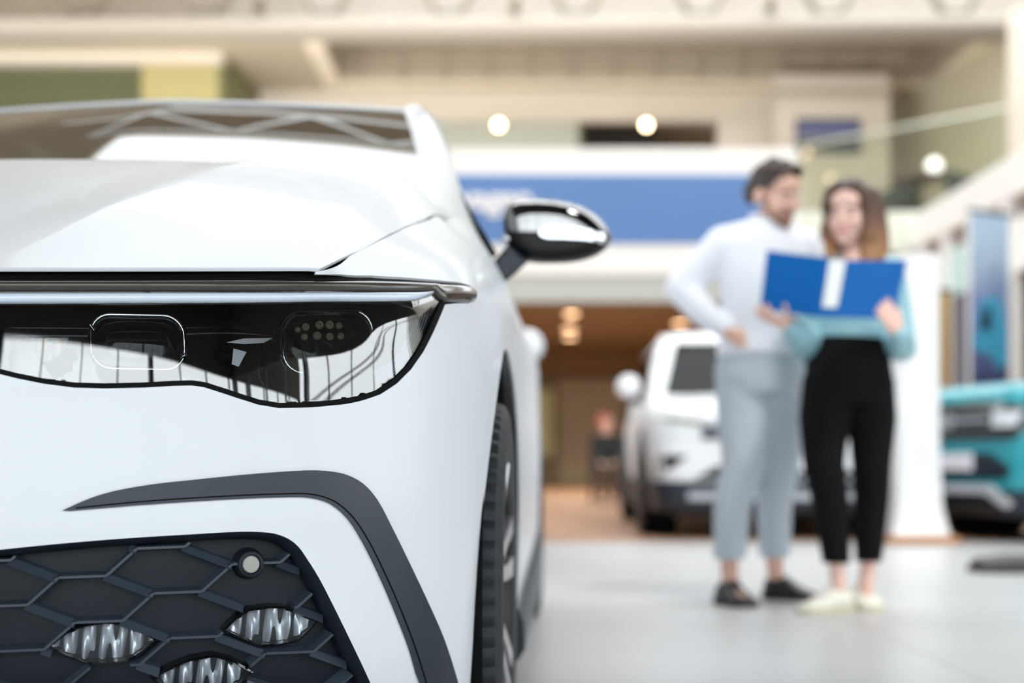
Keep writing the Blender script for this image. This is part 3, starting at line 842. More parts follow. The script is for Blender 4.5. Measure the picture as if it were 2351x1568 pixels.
def cspline(x, Y, q):
    """natural cubic spline through (x, Y[..]) along axis 0"""
    n = len(x); h = np.diff(x); A = np.eye(n); R = np.zeros((n,) + Y.shape[1:])
    for i in range(1, n - 1):
        A[i, i - 1] = h[i - 1]; A[i, i] = 2 * (h[i - 1] + h[i]); A[i, i + 1] = h[i]
        R[i] = 6 * ((Y[i + 1] - Y[i]) / h[i] - (Y[i] - Y[i - 1]) / h[i - 1])
    M = np.linalg.solve(A, R.reshape(n, -1)).reshape(R.shape)
    k = np.clip(np.searchsorted(x, q) - 1, 0, n - 2)
    sh = (-1,) + (1,) * (Y.ndim - 1)
    H = h[k].reshape(sh); a = ((x[k + 1] - q)).reshape(sh); b = (q - x[k]).reshape(sh)
    return M[k] * a**3 / (6 * H) + M[k + 1] * b**3 / (6 * H) + (Y[k] / H - M[k] * H / 6) * a + (Y[k + 1] / H - M[k + 1] * H / 6) * b
NA, NB = 1100, 240
A0, A1 = ak[1], ak[-2]; B0, B1 = bk[0] - .02, bk[-1] + .03
aq = np.linspace(A0, A1, NA); bq = np.linspace(B0, B1, NB)
G = cspline(ak, NETA, aq)                                # NA, rows, 3
G = np.swapaxes(cspline(bk, np.swapaxes(G, 0, 1), bq), 0, 1)      # NA, NB, 3
da = np.gradient(G, axis=0); db = np.gradient(G, axis=1)
GN = np.cross(da, db); GN /= np.linalg.norm(GN, axis=2)[..., None] + 1e-12
def bil(Gr, a, b):
    x = (a - A0) / (A1 - A0) * (NA - 1); y = (b - B0) / (B1 - B0) * (NB - 1)
    x = min(max(x, 0), NA - 1.001); y = min(max(y, 0), NB - 1.001)
    i, j = int(x), int(y); f, g = x - i, y - j
    return Gr[i, j] * (1 - f) * (1 - g) + Gr[i + 1, j] * f * (1 - g) + Gr[i, j + 1] * (1 - f) * g + Gr[i + 1, j + 1] * f * g
def SB(a, b, dep=0.0):
    p = bil(G, a, b)
    if dep:
        n = bil(GN, a, b); n /= np.linalg.norm(n)
        p = p - n * dep
    return Vector(p)
_vs = [Vector(p) for p in G.reshape(-1, 3)]
_fs = []
for i in range(NA - 1):
    for j in range(NB - 1):
        _fs.append((i * NB + j, (i + 1) * NB + j, (i + 1) * NB + j + 1, i * NB + j + 1))
BV = BVHTree.FromPolygons(_vs, _fs)
def _param(loc, fi):
    i, j = divmod(fi, NB - 1)
    p00, p10, p01 = G[i, j], G[i + 1, j], G[i, j + 1]
    e1, e2, d = p10 - p00, p01 - p00, np.array(loc) - p00
    m = np.array([[e1 @ e1, e1 @ e2], [e1 @ e2, e2 @ e2]])
    f, g = np.linalg.solve(m, np.array([d @ e1, d @ e2]))
    return (A0 + (i + f) / (NA - 1) * (A1 - A0), B0 + (j + g) / (NB - 1) * (B1 - B0))
def hitB(px, py):
    """bodywork parameters behind a point of the photograph"""
    loc, nor, fi, d = BV.ray_cast(CAML, ray_l(px, py).normalized())
    if loc is None:
        loc, nor, fi, d = BV.find_nearest(CAML + ray_l(px, py) * 2.0)
    return _param(loc, fi)
def side_ab(v, z):
    loc, nor, fi, d = BV.ray_cast(Vector((3, v, z)), Vector((-1, 0, 0)))
    return _param(loc, fi)
def PX(px, py, dep=0.0):
    return SB(*hitB(px, py), dep)
# shift along the line of sight instead of along the normal (keeps things in step as the cavity deepens)
def PXr(px, py, dep=0.0):
    p = SB(*hitB(px, py)); d = (p - CAML).normalized()
    return p + d * dep

# ---- outlines read off the photograph
lamp_bot = [(1085, 662), (1087, 676), (1084, 690), (1076, 697), (1022, 699), (1012, 724), (994, 765), (972, 808), (944, 848), (912, 880), (874, 905), (826, 921), (760, 931), (690, 936),
            (640, 937), (592, 929), (545, 914), (500, 899), (468, 889), (440, 885), (400, 886), (330, 890), (240, 892), (170, 890), (100, 881), (40, 869), (0, 859), (-60, 848), (-200, 838), (-350, 832), (-552, 828)]
lamp_top = [(725, 630), (780, 630), (850, 632), (920, 636), (980, 641), (1030, 646), (1065, 651), (1080, 656)]
# ---- one half of the painted shell, in (a, b)
poly = []
lb = [hitB(*p) for p in lamp_bot]
lt = [hitB(*p) for p in lamp_top]
aC = lb[-1][0]
BB = bk[0]
def arch(vc, R=.415, zc=.335, z0=.2):
    a0 = math.asin((z0 - zc) / R)
    return [side_ab(vc - math.cos(t) * R, zc + math.sin(t) * R) for t in np.linspace(a0, PI - a0, 44)]
arF = arch(.872, R=.438, zc=.325); arR = arch(3.49, R=.40)
aEnd = ak[-3]
poly += [(0.0, lb[-1][1]), (0.0, BB)]
poly += [(a, BB) for a in np.linspace(.2, arF[0][0] - .02, 8)]
poly += arF
poly += [side_ab(v, .25 + (v - 1.3) * .05) for v in np.linspace(1.33, 3.07, 12)]
poly += arR
poly += [(a, BB + .03) for a in np.linspace(arR[-1][0] + .02, aEnd, 6)]
bTop = bk[-1]
poly += [(aEnd, bTop)]
poly += [(a, bTop) for a in np.linspace(aEnd - .1, ak[6 + 3] , 60)]
# the wing's inner edge follows the shut line down to the lamp
hood_corner = hitB(725, 624)
poly += [hood_corner] + lt + lb
cl = [poly[0]]
for p in poly[1:]:
    if (Vector(p) - Vector(cl[-1])).length > 1e-4: cl.append(p)
poly = cl
grille_px = [(-60, 1270), (0, 1262), (150, 1247), (300, 1235), (450, 1226), (540, 1221), (590, 1221), (630, 1225), (662, 1237), (685, 1255), (705, 1283), (733, 1328), (772, 1404), (812, 1486), (845, 1556),
             (865, 1605), (868, 1640), (840, 1672), (760, 1690), (500, 1700), (200, 1708), (-60, 1712), (-100, 1690), (-108, 1480), (-100, 1300)]
grille_ab = [hitB(*p) for p in smooth_poly(grille_px, 3, True)]
mb = MB()
patch(mb, poly, [grille_ab], .014, lambda a, b, d: SB(a, b, d), rim=[(0, .004)], seam=.002)
mb.mirror_x()
body = obj('body_shell', mb, paint_w, CAR, angle=50, weld=.0004)
# ---- bonnet
ho = [(0.0, v_front(0))]
for u in np.linspace(.03, shut[0].x - .010, 26): ho.append((u, v_front(u)))
ho += [(q.x - .004, q.y) for q in [Vector(p) for p in smooth_poly([(q.x, q.y) for q in shut], 4)] ] if False else [(x - .003, y) for x, y in smooth_poly([(q.x, q.y) for q in shut], 4)]
ho += [(.74, 1.12), (.70, 1.16), (.5, 1.12), (.25, 1.09), (0.0, 1.08)]
mb = MB()
patch(mb, ho, [], .018, lambda u, v, d: Vector((u, v, z_hood(u, v) - d)), rim=[(.0005, .003), (.002, .006)], seam=.002)
mb.mirror_x()
bonnet = obj('bonnet', mb, paint_w, CAR, angle=35, weld=.0004)
# dark seal and slam panel under the bonnet's front edge
mb = MB()
rows = []
for dz, dv in ((-.002, .012), (-.03, .012), (-.06, .06)):
    rows.append([Vector((u, v_front(u) + dv, z_hood(u, v_front(u)) + dz - .004)) for u in np.linspace(0, shut[0].x + .02, 30)])
mb.grid(rows); mb.mirror_x()
obj('bonnet_seal', mb, black_deep, CAR, solid=.004)
mb = MB()
mb.tube([(q.x, q.y, z_hood(q.x, q.y) - .007) for q in shut[1:]], [.002] + [.0045] * (len(shut) - 2), n=8)
pair('shut_gap_seal', mb, black_deep, CAR)

# ---- headlight
full = [(-120, 642), (0, 641), (300, 640), (560, 639), (725, 638)] + [(x, y + 6) for x, y in lamp_top[1:]] + lamp_bot[:28]
full = [p for p in full if p[0] > -300]
full = full + [(-125, 842)]
mb = MB()
V, F = triangulate(full, [], 16)
mb.add([PX(x, y, .075) for x, y in V], F)
ring = resample(full, 12)
mb.loft([[PX(x, y, .002) for x, y in ring], [PX(x, y, .03) for x, y in ring], [PX(x, y, .075) for x, y in ring]])
lamp = obj('headlight', mb, black_gloss, CAR, angle=60)
tag(lamp, 'clear wide headlight with dark housing')
# black border of the cover
mb = MB()
inn = inset_poly(full, 13)
band = [p for p in resample(full, 8)]
bi = inset_poly(band, 12)
mb.loft([[PX(x, y, .010) for x, y in band], [PX(x, y, .0005) for x, y in band], [PX(x, y, -.0005) for x, y in bi], [PX(x, y, .012) for x, y in bi]])
obj('bezel', mb, black_deep, lamp, angle=60)
# cover glass
mb = MB()
patch(mb, inset_poly(full, 6), [], 12, lambda x, y, d: PX(x, y, .003 + d))
obj('cover_glass', mb, lens_g, lamp, angle=180)
def bar_px(mbx, x0, x1, top, bot, dep, bulge, nx=60, ny=8, base=.01):
    rows = []
    for x in np.linspace(x0, x1, nx):
        yt, yb = top(x), bot(x)
        r = []
        for k in range(ny + 1):
            t = k / ny
            r.append(PX(x, yt + (yb - yt) * t, dep - bulge * math.sin(PI * t) ** .7))
        r.append(PX(x, yb, dep + base)); r.append(PX(x, yt, dep + base))
        rows.append(r)
    mbx.loft(rows, closed=True, caps=True)
itp = lambda *pts: (lambda x: float(np.interp(x, [p[0] for p in pts], [p[1] for p in pts])))
mb = MB()
bar_px(mb, -120, 1086, itp((-120, 647), (725, 645), (850, 647), (980, 652), (1060, 655), (1080, 658), (1087, 661)), itp((-120, 667), (600, 667), (1000, 668), (1014, 692), (1075, 696), (1087, 693)), -.001, .006, nx=110)
obj('upper_trim', mb, smoke, lamp, angle=60)
mb = MB()
bar_px(mb, -120, 992, itp((-120, 672), (1000, 670)), itp((-120, 692), (0, 694), (500, 692), (800, 689), (960, 686), (992, 676)), .001, .005)
obj('light_bar', mb, drl_mat, lamp, angle=60)
def rrect(cx, cy, w, h, r, n=6, skew=0.0, tilt=0.0):
    out = []
    for sx, sy, a0 in ((1, 1, 0), (-1, 1, 90), (-1, -1, 180), (1, -1, 270)):
        for k in range(n + 1):
            t = math.radians(a0 + 90 * k / n)
            x = sx * (w / 2 - r) + r * math.cos(t); y = sy * (h / 2 - r) + r * math.sin(t)
            out.append((cx + x + skew * y, cy + y + tilt * x))
    return out
for cx, cy, w, h, ti in ((316, 786, 214, 124, .02), (752, 786, 206, 140, -.02)):
    o = rrect(cx, cy, w, h, 46, 7, skew=.04, tilt=ti)
    mb = MB()
    mb.tube([PXr(x, y, .028) for x, y in o], .0042, n=8, loop=True)
    mb.loft([[PXr(x, y, .028) for x, y in o], [PXr(x, y, .075) for x, y in inset_poly(o, 6)]])
    obj('projector_rim', mb, chrome, lamp, angle=60)
    mb = MB()
    rr = lambda x, y: max(0.0, 1 - (abs((x - cx) / (w / 2)) ** 2.5 + abs((y - cy) / (h / 2)) ** 2.5))
    patch(mb, inset_poly(o, 5), [], 12, lambda x, y, d: PXr(x, y, .036 - .012 * rr(x, y) ** .5))
    obj('projector_lens', mb, clear_g, lamp, angle=180)
leds = [(683, 757, 7), (702, 751, 9), (733, 746, 10), (757, 746, 10), (778, 748, 8), (699, 774, 8), (728, 771, 10), (757, 773, 9), (782, 772, 8)]
for x, y, r in leds:
    c = PXr(x, y, .052); n = (c - CAML).normalized(); a = n.cross(Vector((0, 0, 1))).normalized(); b = a.cross(n)
    R = r * .00057; mb = MB(); rings = []
    for rad, dp in ((R, .008), (R, 0), (R * .62, -.002), (R * .5, .003), (.0002, .003)):
        rings.append([c + (a * math.cos(t) + b * math.sin(t)) * rad + n * dp for t in (2 * PI * k / 14 for k in range(14))])
    mb.loft(rings, caps=True)
    obj('led', mb, led_mat, lamp)
# outer curved light guide with fine ribs
mb = MB()
for k in range(8):
    o = k * 6.5
    mb.tube([PXr(x, y, .020) for x, y in smooth_poly([(1000 - o * .9, 722), (984 - o * .9, 765 ), (955 - o * .85, 815 - o * .1), (918 - o * .6, 858 - o * .45), (866 - o * .25, 888 - o * .75)], 6)], .0011, n=6)
obj('ribbed_light_guide', mb, drl_mat, lamp)
mb = MB()
V, F = triangulate(smooth_poly([(1006, 716), (990, 765), (958, 818), (920, 862), (864, 893), (858, 840), (905, 800), (935, 740), (950, 716)], 2, True), [], 14)
mb.add([PXr(x, y, .026) for x, y in V], F)
obj('light_guide_backing', mb, alloy_dark, lamp)
# little inner lamp with amber strips
mb = MB()
o = [(72, 776), (158, 775), (150, 795), (134, 818), (110, 832), (92, 830), (80, 812)]
patch(mb, o, [], 8, lambda x, y, d: PXr(x, y, .035 + .006 * math.sin(x * .35) + d), rim=[(0, .02)])
rl = obj('inner_reflector', mb, silver_refl, lamp, angle=30)
for x0 in (98, 131):
    mb = MB()
    patch(mb, [(x0, 778), (x0 + 11, 778), (x0 + 7, 806), (x0 + 3, 808)], [], 6, lambda x, y, d: PXr(x, y, .024 + d), rim=[(0, .008)])
    obj('amber_strip', mb, amber, lamp)
# facets between the projectors
for o in ([(520, 786), (560, 777), (626, 776), (606, 787), (560, 790)], [(536, 800), (566, 808), (548, 842), (532, 836)]):
    mb = MB(); patch(mb, o, [], 10, lambda x, y, d: PXr(x, y, .03 + d), rim=[(0, .02)])
    obj('chrome_facet', mb, silver_refl, lamp, angle=30)
# ---- dark trim blade above the fog lamp grille
blade = [(144, 1172), (170, 1160), (210, 1143), (260, 1128), (350, 1112), (450, 1101), (560, 1090), (650, 1083), (715, 1080), (760, 1083), (795, 1091), (830, 1110), (862, 1146), (897, 1212), (940, 1300), (980, 1385), (1015, 1465), (1046, 1560), (1066, 1640),
         (1000, 1650), (985, 1600), (962, 1568), (938, 1490), (900, 1392), (865, 1312), (830, 1242), (796, 1190), (757, 1157), (710, 1143), (640, 1142), (500, 1148), (330, 1159), (220, 1168), (160, 1173)]
bl = smooth_poly(blade[:19], 3) + [tuple(p) for p in smooth_poly(blade[19:], 3)]
mb = MB()
ab = [hitB(*p) for p in bl]
patch(mb, ab, [], .006, lambda a, b, d: SB(a, b, -.0035 + d), rim=[(0, .002), (0, .012)])
bladeo, bladeo2 = pair('trim_blade', mb, black_trim, CAR, angle=40)
gro = smooth_poly([(175, 1166), (330, 1151), (500, 1140), (640, 1134), (715, 1135), (765, 1151), (806, 1186), (842, 1240), (876, 1308), (912, 1390), (950, 1490), (974, 1566)], 5)
mb = MB()
mb.tube([PX(x, y, -.0030) for x, y in gro], .0022, n=6, flat=.4)
for g_, q_ in zip(pair('blade_groove', mb, black_deep, None), (bladeo, bladeo2)): g_.parent = q_

# ---- fog lamp grille
gpx = smooth_poly(grille_px, 3, True)
gpx = gpx if sum(gpx[i][0] * gpx[(i + 1) % len(gpx)][1] - gpx[(i + 1) % len(gpx)][0] * gpx[i][1] for i in range(len(gpx))) > 0 else gpx[::-1]
gin = inset_poly(gpx, 20)
mb = MB()
patch(mb, inset_poly(gpx, 16), [], 14, lambda x, y, d: PX(x, y, .034 + d))
grl = obj('fog_lamp_grille', mb, black_plastic, CAR, angle=60)
mb = MB()
R_ = resample(gpx, 10)
mb.loft([[PX(x, y, .0) for x, y in R_], [PX(x, y, .002) for x, y in inset_poly(R_, 4)], [PX(x, y, .014) for x, y in inset_poly(R_, 16)], [PX(x, y, .036) for x, y in inset_poly(R_, 20)]])
obj('grille_surround', mb, black_plastic, grl, angle=50)
# honeycomb
fogs = [[(108, 1492), (148, 1462), (190, 1444), (238, 1438), (272, 1440), (322, 1458), (356, 1477), (330, 1500), (288, 1527), (240, 1531), (192, 1531), (150, 1515)],
        [(524, 1452), (552, 1426), (580, 1408), (630, 1401), (664, 1402), (706, 1418), (740, 1433), (716, 1458), (694, 1478), (650, 1486), (600, 1488), (560, 1470)],
        [(352, 1572), (400, 1545), (440, 1528), (495, 1518), (540, 1530), (586, 1557), (560, 1580), (525, 1605), (470, 1612), (430, 1612), (390, 1598)]]
fog_keep = []
for fo in fogs:
    A_ = sum(fo[i][0] * fo[(i + 1) % len(fo)][1] - fo[(i + 1) % len(fo)][0] * fo[i][1] for i in range(len(fo)))
    fog_keep.append(inset_poly(fo if A_ > 0 else fo[::-1], -11))
Z = lambda x, y: (x / 2.0444, 1040 + y / 2.0444)
e1 = Vector((80, 215)); e2 = Vector((-380, 140)); c0 = Vector((775, 555))
rel = [(-290, 24), (-130, -103), (100, -112), (328, -28), (180, 103), (-50, 112)]
hexes = {}
for i in range(-3, 6):
    for j in range(-3, 4):
        c = c0 + e1 * i + e2 * j
        hexes[(i, j)] = [Z(c.x + a, c.y + b) for a, b in rel]
gsoft = inset_poly(gpx, 18)
seen = set(); mb = MB()
def ridge(p, q):
    p = Vector(p); q = Vector(q); n = 20
    d = (q - p).normalized(); s_ = Vector((-d.y, d.x))
    pts = [p.lerp(q, k / n) for k in range(n + 1)]
    pts = [t for t in pts if inside(gsoft, t.x, t.y) and not any(inside(f_, t.x, t.y) for f_ in fog_keep)]
    if len(pts) < 2: return
    rings = []
    wide = d.x * d.y > .12 * 1 and abs(d.x) > .5
    prof = ((-9, .0345), (-7, .028), (-4, .023), (13, .0145), (16, .028), (17, .0345)) if wide else ((-9, .0345), (-7, .026), (-3, .016), (3, .016), (7, .026), (9, .0345))
    if d.x < 0: prof = tuple((-w, dp) for w, dp in reversed(prof))
    for t in (pts[0], pts[len(pts) // 2], pts[-1]):
        rings.append([PX(*(t + s_ * w), dp) for w, dp in prof])
    mb.loft(rings, caps=True)
for h in hexes.values():
    for k in range(6):
        p, q = h[k], h[(k + 1) % 6]
        key = tuple(sorted(((round(p[0] / 6), round(p[1] / 6)), (round(q[0] / 6), round(q[1] / 6)))))
        mid = ((p[0] + q[0]) / 2, (p[1] + q[1]) / 2)
        mk = (round(mid[0] / 8), round(mid[1] / 8))
        if any((mk[0] + a, mk[1] + b) in seen for a in (-1, 0, 1) for b in (-1, 0, 1)): continue
        seen.add(mk); ridge(p, q)
obj('honeycomb', mb, ridge_m, grl, angle=25)
for fo in fogs:
    cx = sum(p[0] for p in fo) / len(fo); cy = sum(p[1] for p in fo) / len(fo)
    mb = MB()
    ou = resample(fo, 12)
    A = sum(ou[i][0] * ou[(i + 1) % len(ou)][1] - ou[(i + 1) % len(ou)][0] * ou[i][1] for i in range(len(ou)))
    if A < 0: ou = ou[::-1]
    mb.loft([[PX(x, y, .036) for x, y in inset_poly(ou, -9)], [PX(x, y, .020) for x, y in inset_poly(ou, -5)], [PX(x, y, .018) for x, y in ou], [PX(x, y, .034) for x, y in inset_poly(ou, 3)]])
    fg = obj('fog_lamp', mb, black_gloss, grl, angle=40)
    mb = MB()
    def rf(x, y, d):
        w = math.cos(2 * PI * (x - cx + (y - cy) * .22) / 40.0)
        return PX(x, y, .029 - .007 * w - .004 * math.cos(2 * PI * (x - cx) / 23.0 + 1) + .006 * ((y - cy) / 45) ** 2)
    patch(mb, inset_poly(ou, 3), [], 4.0, rf)
    obj('reflector', mb, silver_refl, fg, angle=180)
    mb = MB()
    patch(mb, inset_poly(ou, 1), [], 10, lambda x, y, d: PX(x, y, .0185))
    obj('lens', mb, clear_g, fg, angle=180)
# parking sensor
c = PX(583, 1298, .020); n = (c - PX(583, 1298, 0)).normalized(); a = n.cross(Vector((0, 0, 1))).normalized(); b = a.cross(n)
def disc_frame(mbx, c, n, prof, k=28):
    a = n.cross(Vector((0, 0, 1))).normalized(); b = a.cross(n)
    mbx.loft([[c + (a * math.cos(t) + b * math.sin(t)) * r + n * d for t in (2 * PI * q / k for q in range(k))] for r, d in prof], caps=True)
mb = MB()
disc_frame(mb, c, n, [(.021, .016), (.019, .0), (.0165, -.006), (.0125, -.007), (.0118, -.003), (.0002, -.003)])
sr = obj('parking_sensor', mb, black_plastic, CAR, angle=40)
mb = MB()
disc_frame(mb, c, n, [(.0112, -.003), (.0112, -.005), (.010, -.0062), (.0002, -.0066)])
obj('sensor_face', mb, sensor_mat, sr, angle=40)

# ---- wheels
def make_wheel(mat_rim=alloy):
    """wheel about the x axis, outer face towards +x, centred at the origin"""
    R = .334
    mb = MB(); rings = []
    prof = [(.222, -.105), (.245, -.108), (.285, -.110), (.312, -.107), (.327, -.098), (R, -.075), (R, -.045), (R - .007, -.042), (R - .007, -.036), (R, -.033), (R, -.004), (R - .007, -.002), (R - .007, .004), (R, .006), (R, .036), (R - .007, .039), (R - .007, .045), (R, .048),
            (R, .078), (.327, .098), (.312, .107), (.285, .110), (.245, .108), (.226, .104)]
    n = 180
    for r, h in prof:
        ring = []
        for k in range(n):
            t = 2 * PI * k / n
            rr = r - (.006 if (k % 3 == 0 and r > .32 and abs(h) > .04) else 0)
            ring.append(Vector((h, rr * math.cos(t), rr * math.sin(t))))
        rings.append(ring)
    mb.loft(rings, loop=True)
    tyre = obj('tyre', mb, rubber, None, angle=35)
    mb = MB()
    mb.lathe([(.223, -.1), (.214, -.09), (.20, -.02), (.20, .07), (.214, .098), (.226, .104), (.229, .098), (.223, .09)], n=72, axis='x', caps=False)
    mb.lathe([(.19, -.03), (.13, -.02), (.0002, -.02)], n=48, axis='x', caps=False)
    rim = obj('rim', mb, alloy_dark, None, angle=40)
    parts = [tyre, rim]
    for k in range(5):
        t = 2 * PI * k / 5 + .3
        mbs = MB()
        for sgn in (-1, 1):
            p = []
            for r, w, x, off in ((.045, .030, .078, .10), (.10, .028, .088, .20), (.16, .030, .097, .21), (.205, .036, .103, .20), (.224, .040, .105, .20)):
                ang = t + sgn * off * min(1, r / .13); ca, sa = math.cos(ang), math.sin(ang)
                rad = Vector((0, ca, sa)); tan = Vector((0, -sa, ca))
                p.append([rad * r + tan * w / 2 + Vector((x, 0, 0)), rad * r - tan * w / 2 + Vector((x, 0, 0)), rad * r - tan * w / 2 * 1.2 + Vector((x - .035, 0, 0)), rad * r + tan * w / 2 * 1.2 + Vector((x - .035, 0, 0))])
            mbs.loft(p, caps=True)
        parts.append(obj('spoke', mbs, mat_rim, None, angle=30))
    mb = MB(); mb.lathe([(.062, .03), (.062, .066), (.05, .076), (.03, .078), (.0002, .078)], n=32, axis='x')
    parts.append(obj('hub_cap', mb, mat_rim, None, angle=40))
    return parts
def place_wheel(parts, car, u, v, z=.334, flip=False, first=False, scale=1.0):
    root = None
    for k, p in enumerate(parts):
        o = p if first else p.copy()
        if not first: COL.objects.link(o)
        if k == 0:
            root = o; o.parent = car; o.location = (u, v, z); o.name = 'wheel' if first else o.name
            o.rotation_euler = (0, 0, PI if flip else 0); o.scale = (scale,) * 3
        else:
            o.parent = root
    return root
WHEEL = make_wheel()
WHEEL[0].name = 'wheel'
place_wheel(WHEEL, CAR, .783, .86, first=True)
place_wheel(WHEEL, CAR, .783, 3.49)
place_wheel(WHEEL, CAR, -.783, .86, flip=True)
place_wheel(WHEEL, CAR, -.783, 3.49, flip=True)
# dark arch liners
for sgn in (1, -1):
    for vc, R in ((.868, .425), (3.49, .39)):
        mb = MB(); rows = []
        for uu, rr in ((.868, R + .012), (.84, R), (.60, R), (.55, R - .02)):
            rows.append([Vector((sgn * uu, vc - math.cos(t) * rr, .335 + math.sin(t) * rr)) for t in np.linspace(-.5, PI + .5, 40)])
        mb.grid(rows)
        mb.add([rows[-1][k] for k in range(40)], [tuple(range(40))])
        obj('arch_liner', mb, black_deep, CAR)
# side skirt
mb = MB(); rows = []
for k, v in enumerate(np.linspace(1.26, 3.10, 24)):
    zt = .255 + (v - 1.3) * .05
    a, b = side_ab(v, zt)
    rows.append([SB(a, b, .004), SB(a, b, -.008), Vector((.903, v, zt - .03)), Vector((.905, v, .17)), Vector((.89, v, .145)), Vector((.80, v, .145)), Vector((.79, v, zt))])
mb.loft(rows, caps=True)
pair('side_skirt', mb, black_trim, CAR, angle=40)
# underfloor so that no light leaks under the body
mb = MB()
fl = [(u * .93, v * .97 + .07, .19) for u, v in plan[:9]]; 
pts = [(0, .08), (.5, .14), (.66, .30), (.52, .45), (.52, 1.28), (.84, 1.3), (.84, 3.05), (.52, 3.1), (.52, 3.88), (.7, 3.95), (.5, 4.18), (0, 4.2)]
pts = [(-x, y) for x, y in reversed(pts[1:-1])] + pts
mb.prism(pts, lambda x, y: Vector((x, y, .17)), lambda x, y: Vector((x, y, .22)))
obj('underfloor', mb, black_deep, CAR, smooth=False)

# ---- windscreen, pillars, roof, side glass
base = smooth_poly([(0, 1.07, 1.10), (.25, 1.08, 1.102), (.45, 1.10, 1.104), (.60, 1.13, 1.106), (.695, 1.17, 1.108)], 8)
top = smooth_poly([(0, 1.86, 1.463), (.25, 1.87, 1.461), (.42, 1.885, 1.456), (.51, 1.90, 1.449), (.565, 1.92, 1.440)], 8)
def edge_px(pts, Ys):
    return [L(x, y, Yv) for (x, y), Yv in zip(pts, Ys)]
_p0, _p1 = L(975, 436, 2.88), L(929, 256, 3.57)
iE = [tuple(_p0.lerp(_p1, t)) for t in np.linspace(-.22, 1, 24)]
top_px = [(-560, 226), (-300, 228), (0, 246), (200, 237), (400, 233), (600, 237), (800, 248), (929, 256)]
cen_top = L(929, 256, 3.57)
hy = [(0, 238), (200, 236), (400, 236), (600, 241), (800, 250), (929, 257)]
topE = []
for u in np.linspace(0, iE[-1][0], 26):
    v = 1.76 + (iE[-1][1] - 1.76) * (u / iE[-1][0]) ** 2
    Yw = 1.74 + v * .999 - u * .042; Xw = -.93 + u * .999 + v * .042
    px = CX + Xw / Yw * FPX
    py = float(np.interp(px, [-500, -200, 0, 200, 400, 600, 800, 929], [290, 262, 246, 238, 236, 241, 249, 257]))
    topE.append(Vector((u, v, HC + (HY - py) * Yw / FPX)))
baseE = []
b1 = Vector(iE[0])
for u in np.linspace(0, b1.x, 26):
    baseE.append(Vector((u, 1.0 + (b1.y - 1.0) * (u / b1.x) ** 2.2, 1.07 + (b1.z - 1.07) * (u / b1.x) ** 2)))
mb = MB(); rows = []
nE = len(iE)
for k in range(17):
    t = k / 16; r = []
    e = Vector(iE[min(int(t * (nE - 1)), nE - 2)]).lerp(Vector(iE[min(int(t * (nE - 1)) + 1, nE - 1)]), t * (nE - 1) - min(int(t * (nE - 1)), nE - 2))
    for j in range(26):
        p = baseE[j].lerp(topE[j], t); q = baseE[25].lerp(topE[25], t)
        p = p + (e - q) * (j / 25) ** 2
        p += Vector((0, -.3, .95)) * (.016 * math.sin(PI * t))
        r.append(p)
    rows.append(r)
full_rows = [[Vector((-p.x, p.y, p.z)) for p in reversed(r[1:])] + r for r in rows]
mb.grid(full_rows)
obj('windscreen', mb, screen_g, CAR, angle=180)
# pillar
oE = smooth_poly(edge_px([(1128, 596), (1112, 568), (1090, 520), (1068, 462), (1048, 405), (1030, 352), (1012, 310), (990, 275), (966, 254)], [3.22, 3.24, 3.30, 3.38, 3.48, 3.58, 3.66, 3.72, 3.74]), 5)
iE2 = smooth_poly(edge_px([(1010, 560), (986, 475), (975, 436), (963, 388), (950, 337), (938, 290), (929, 256), (930, 246)], [2.86, 2.82, 2.88, 3.06, 3.23, 3.42, 3.57, 3.585]), 5)
def at(curve, t):
    x = t * (len(curve) - 1); i = min(int(x), len(curve) - 2)
    return Vector(curve[i]).lerp(Vector(curve[i + 1]), x - i)
mb = MB(); rows = []
for k in range(31):
    t = k / 30; a_, b_ = at(iE2, t), at(oE, t); r = []
    for j in range(9):
        q = j / 8; p = a_.lerp(b_, q); p += Vector((.5, -.5, .7)).normalized() * (.012 * math.sin(PI * q) ** .6)
        r.append(p)
    r += [b_ + Vector((-.03, .01, -.01)), a_ + Vector((-.02, .03, -.03))]
    rows.append(r)
mb.loft(rows, caps=True)
pair('windscreen_pillar', mb, paint_w, CAR, angle=50)
# roof with a rounded front lip
mb = MB(); rows = []
tp = [Vector(p) for p in topE] + [Vector(p) for p in (L(945, 250, 3.62), L(958, 251, 3.70), L(966, 254, 3.74))]
rail = tp[-1]
def rrow(dv, dz):
    r = []
    for j, p in enumerate(tp):
        r.append(p + Vector((0, dv, dz)))
    return r
rows = [rrow(.006, -.016), rrow(0, .0), rrow(.006, .008), rrow(.02, .0135), rrow(.06, .022), rrow(.16, .034)]
for v, h, wd in ((2.3, .045, 1.02), (2.7, .045, 1.02), (3.2, .02, 1.0), (3.6, -.03, .98), (3.8, -.07, .95)):
    rows.append([Vector((p.x * wd, v + (p.y - 1.76) * .3, 1.455 + h + (p.z - topE[0].z) * 1.0)) for p in tp])
full_rows = [[Vector((-p.x, p.y, p.z)) for p in reversed(r[1:])] + r for r in rows]
mb.grid(full_rows)
obj('roof', mb, paint_w, CAR, angle=60)
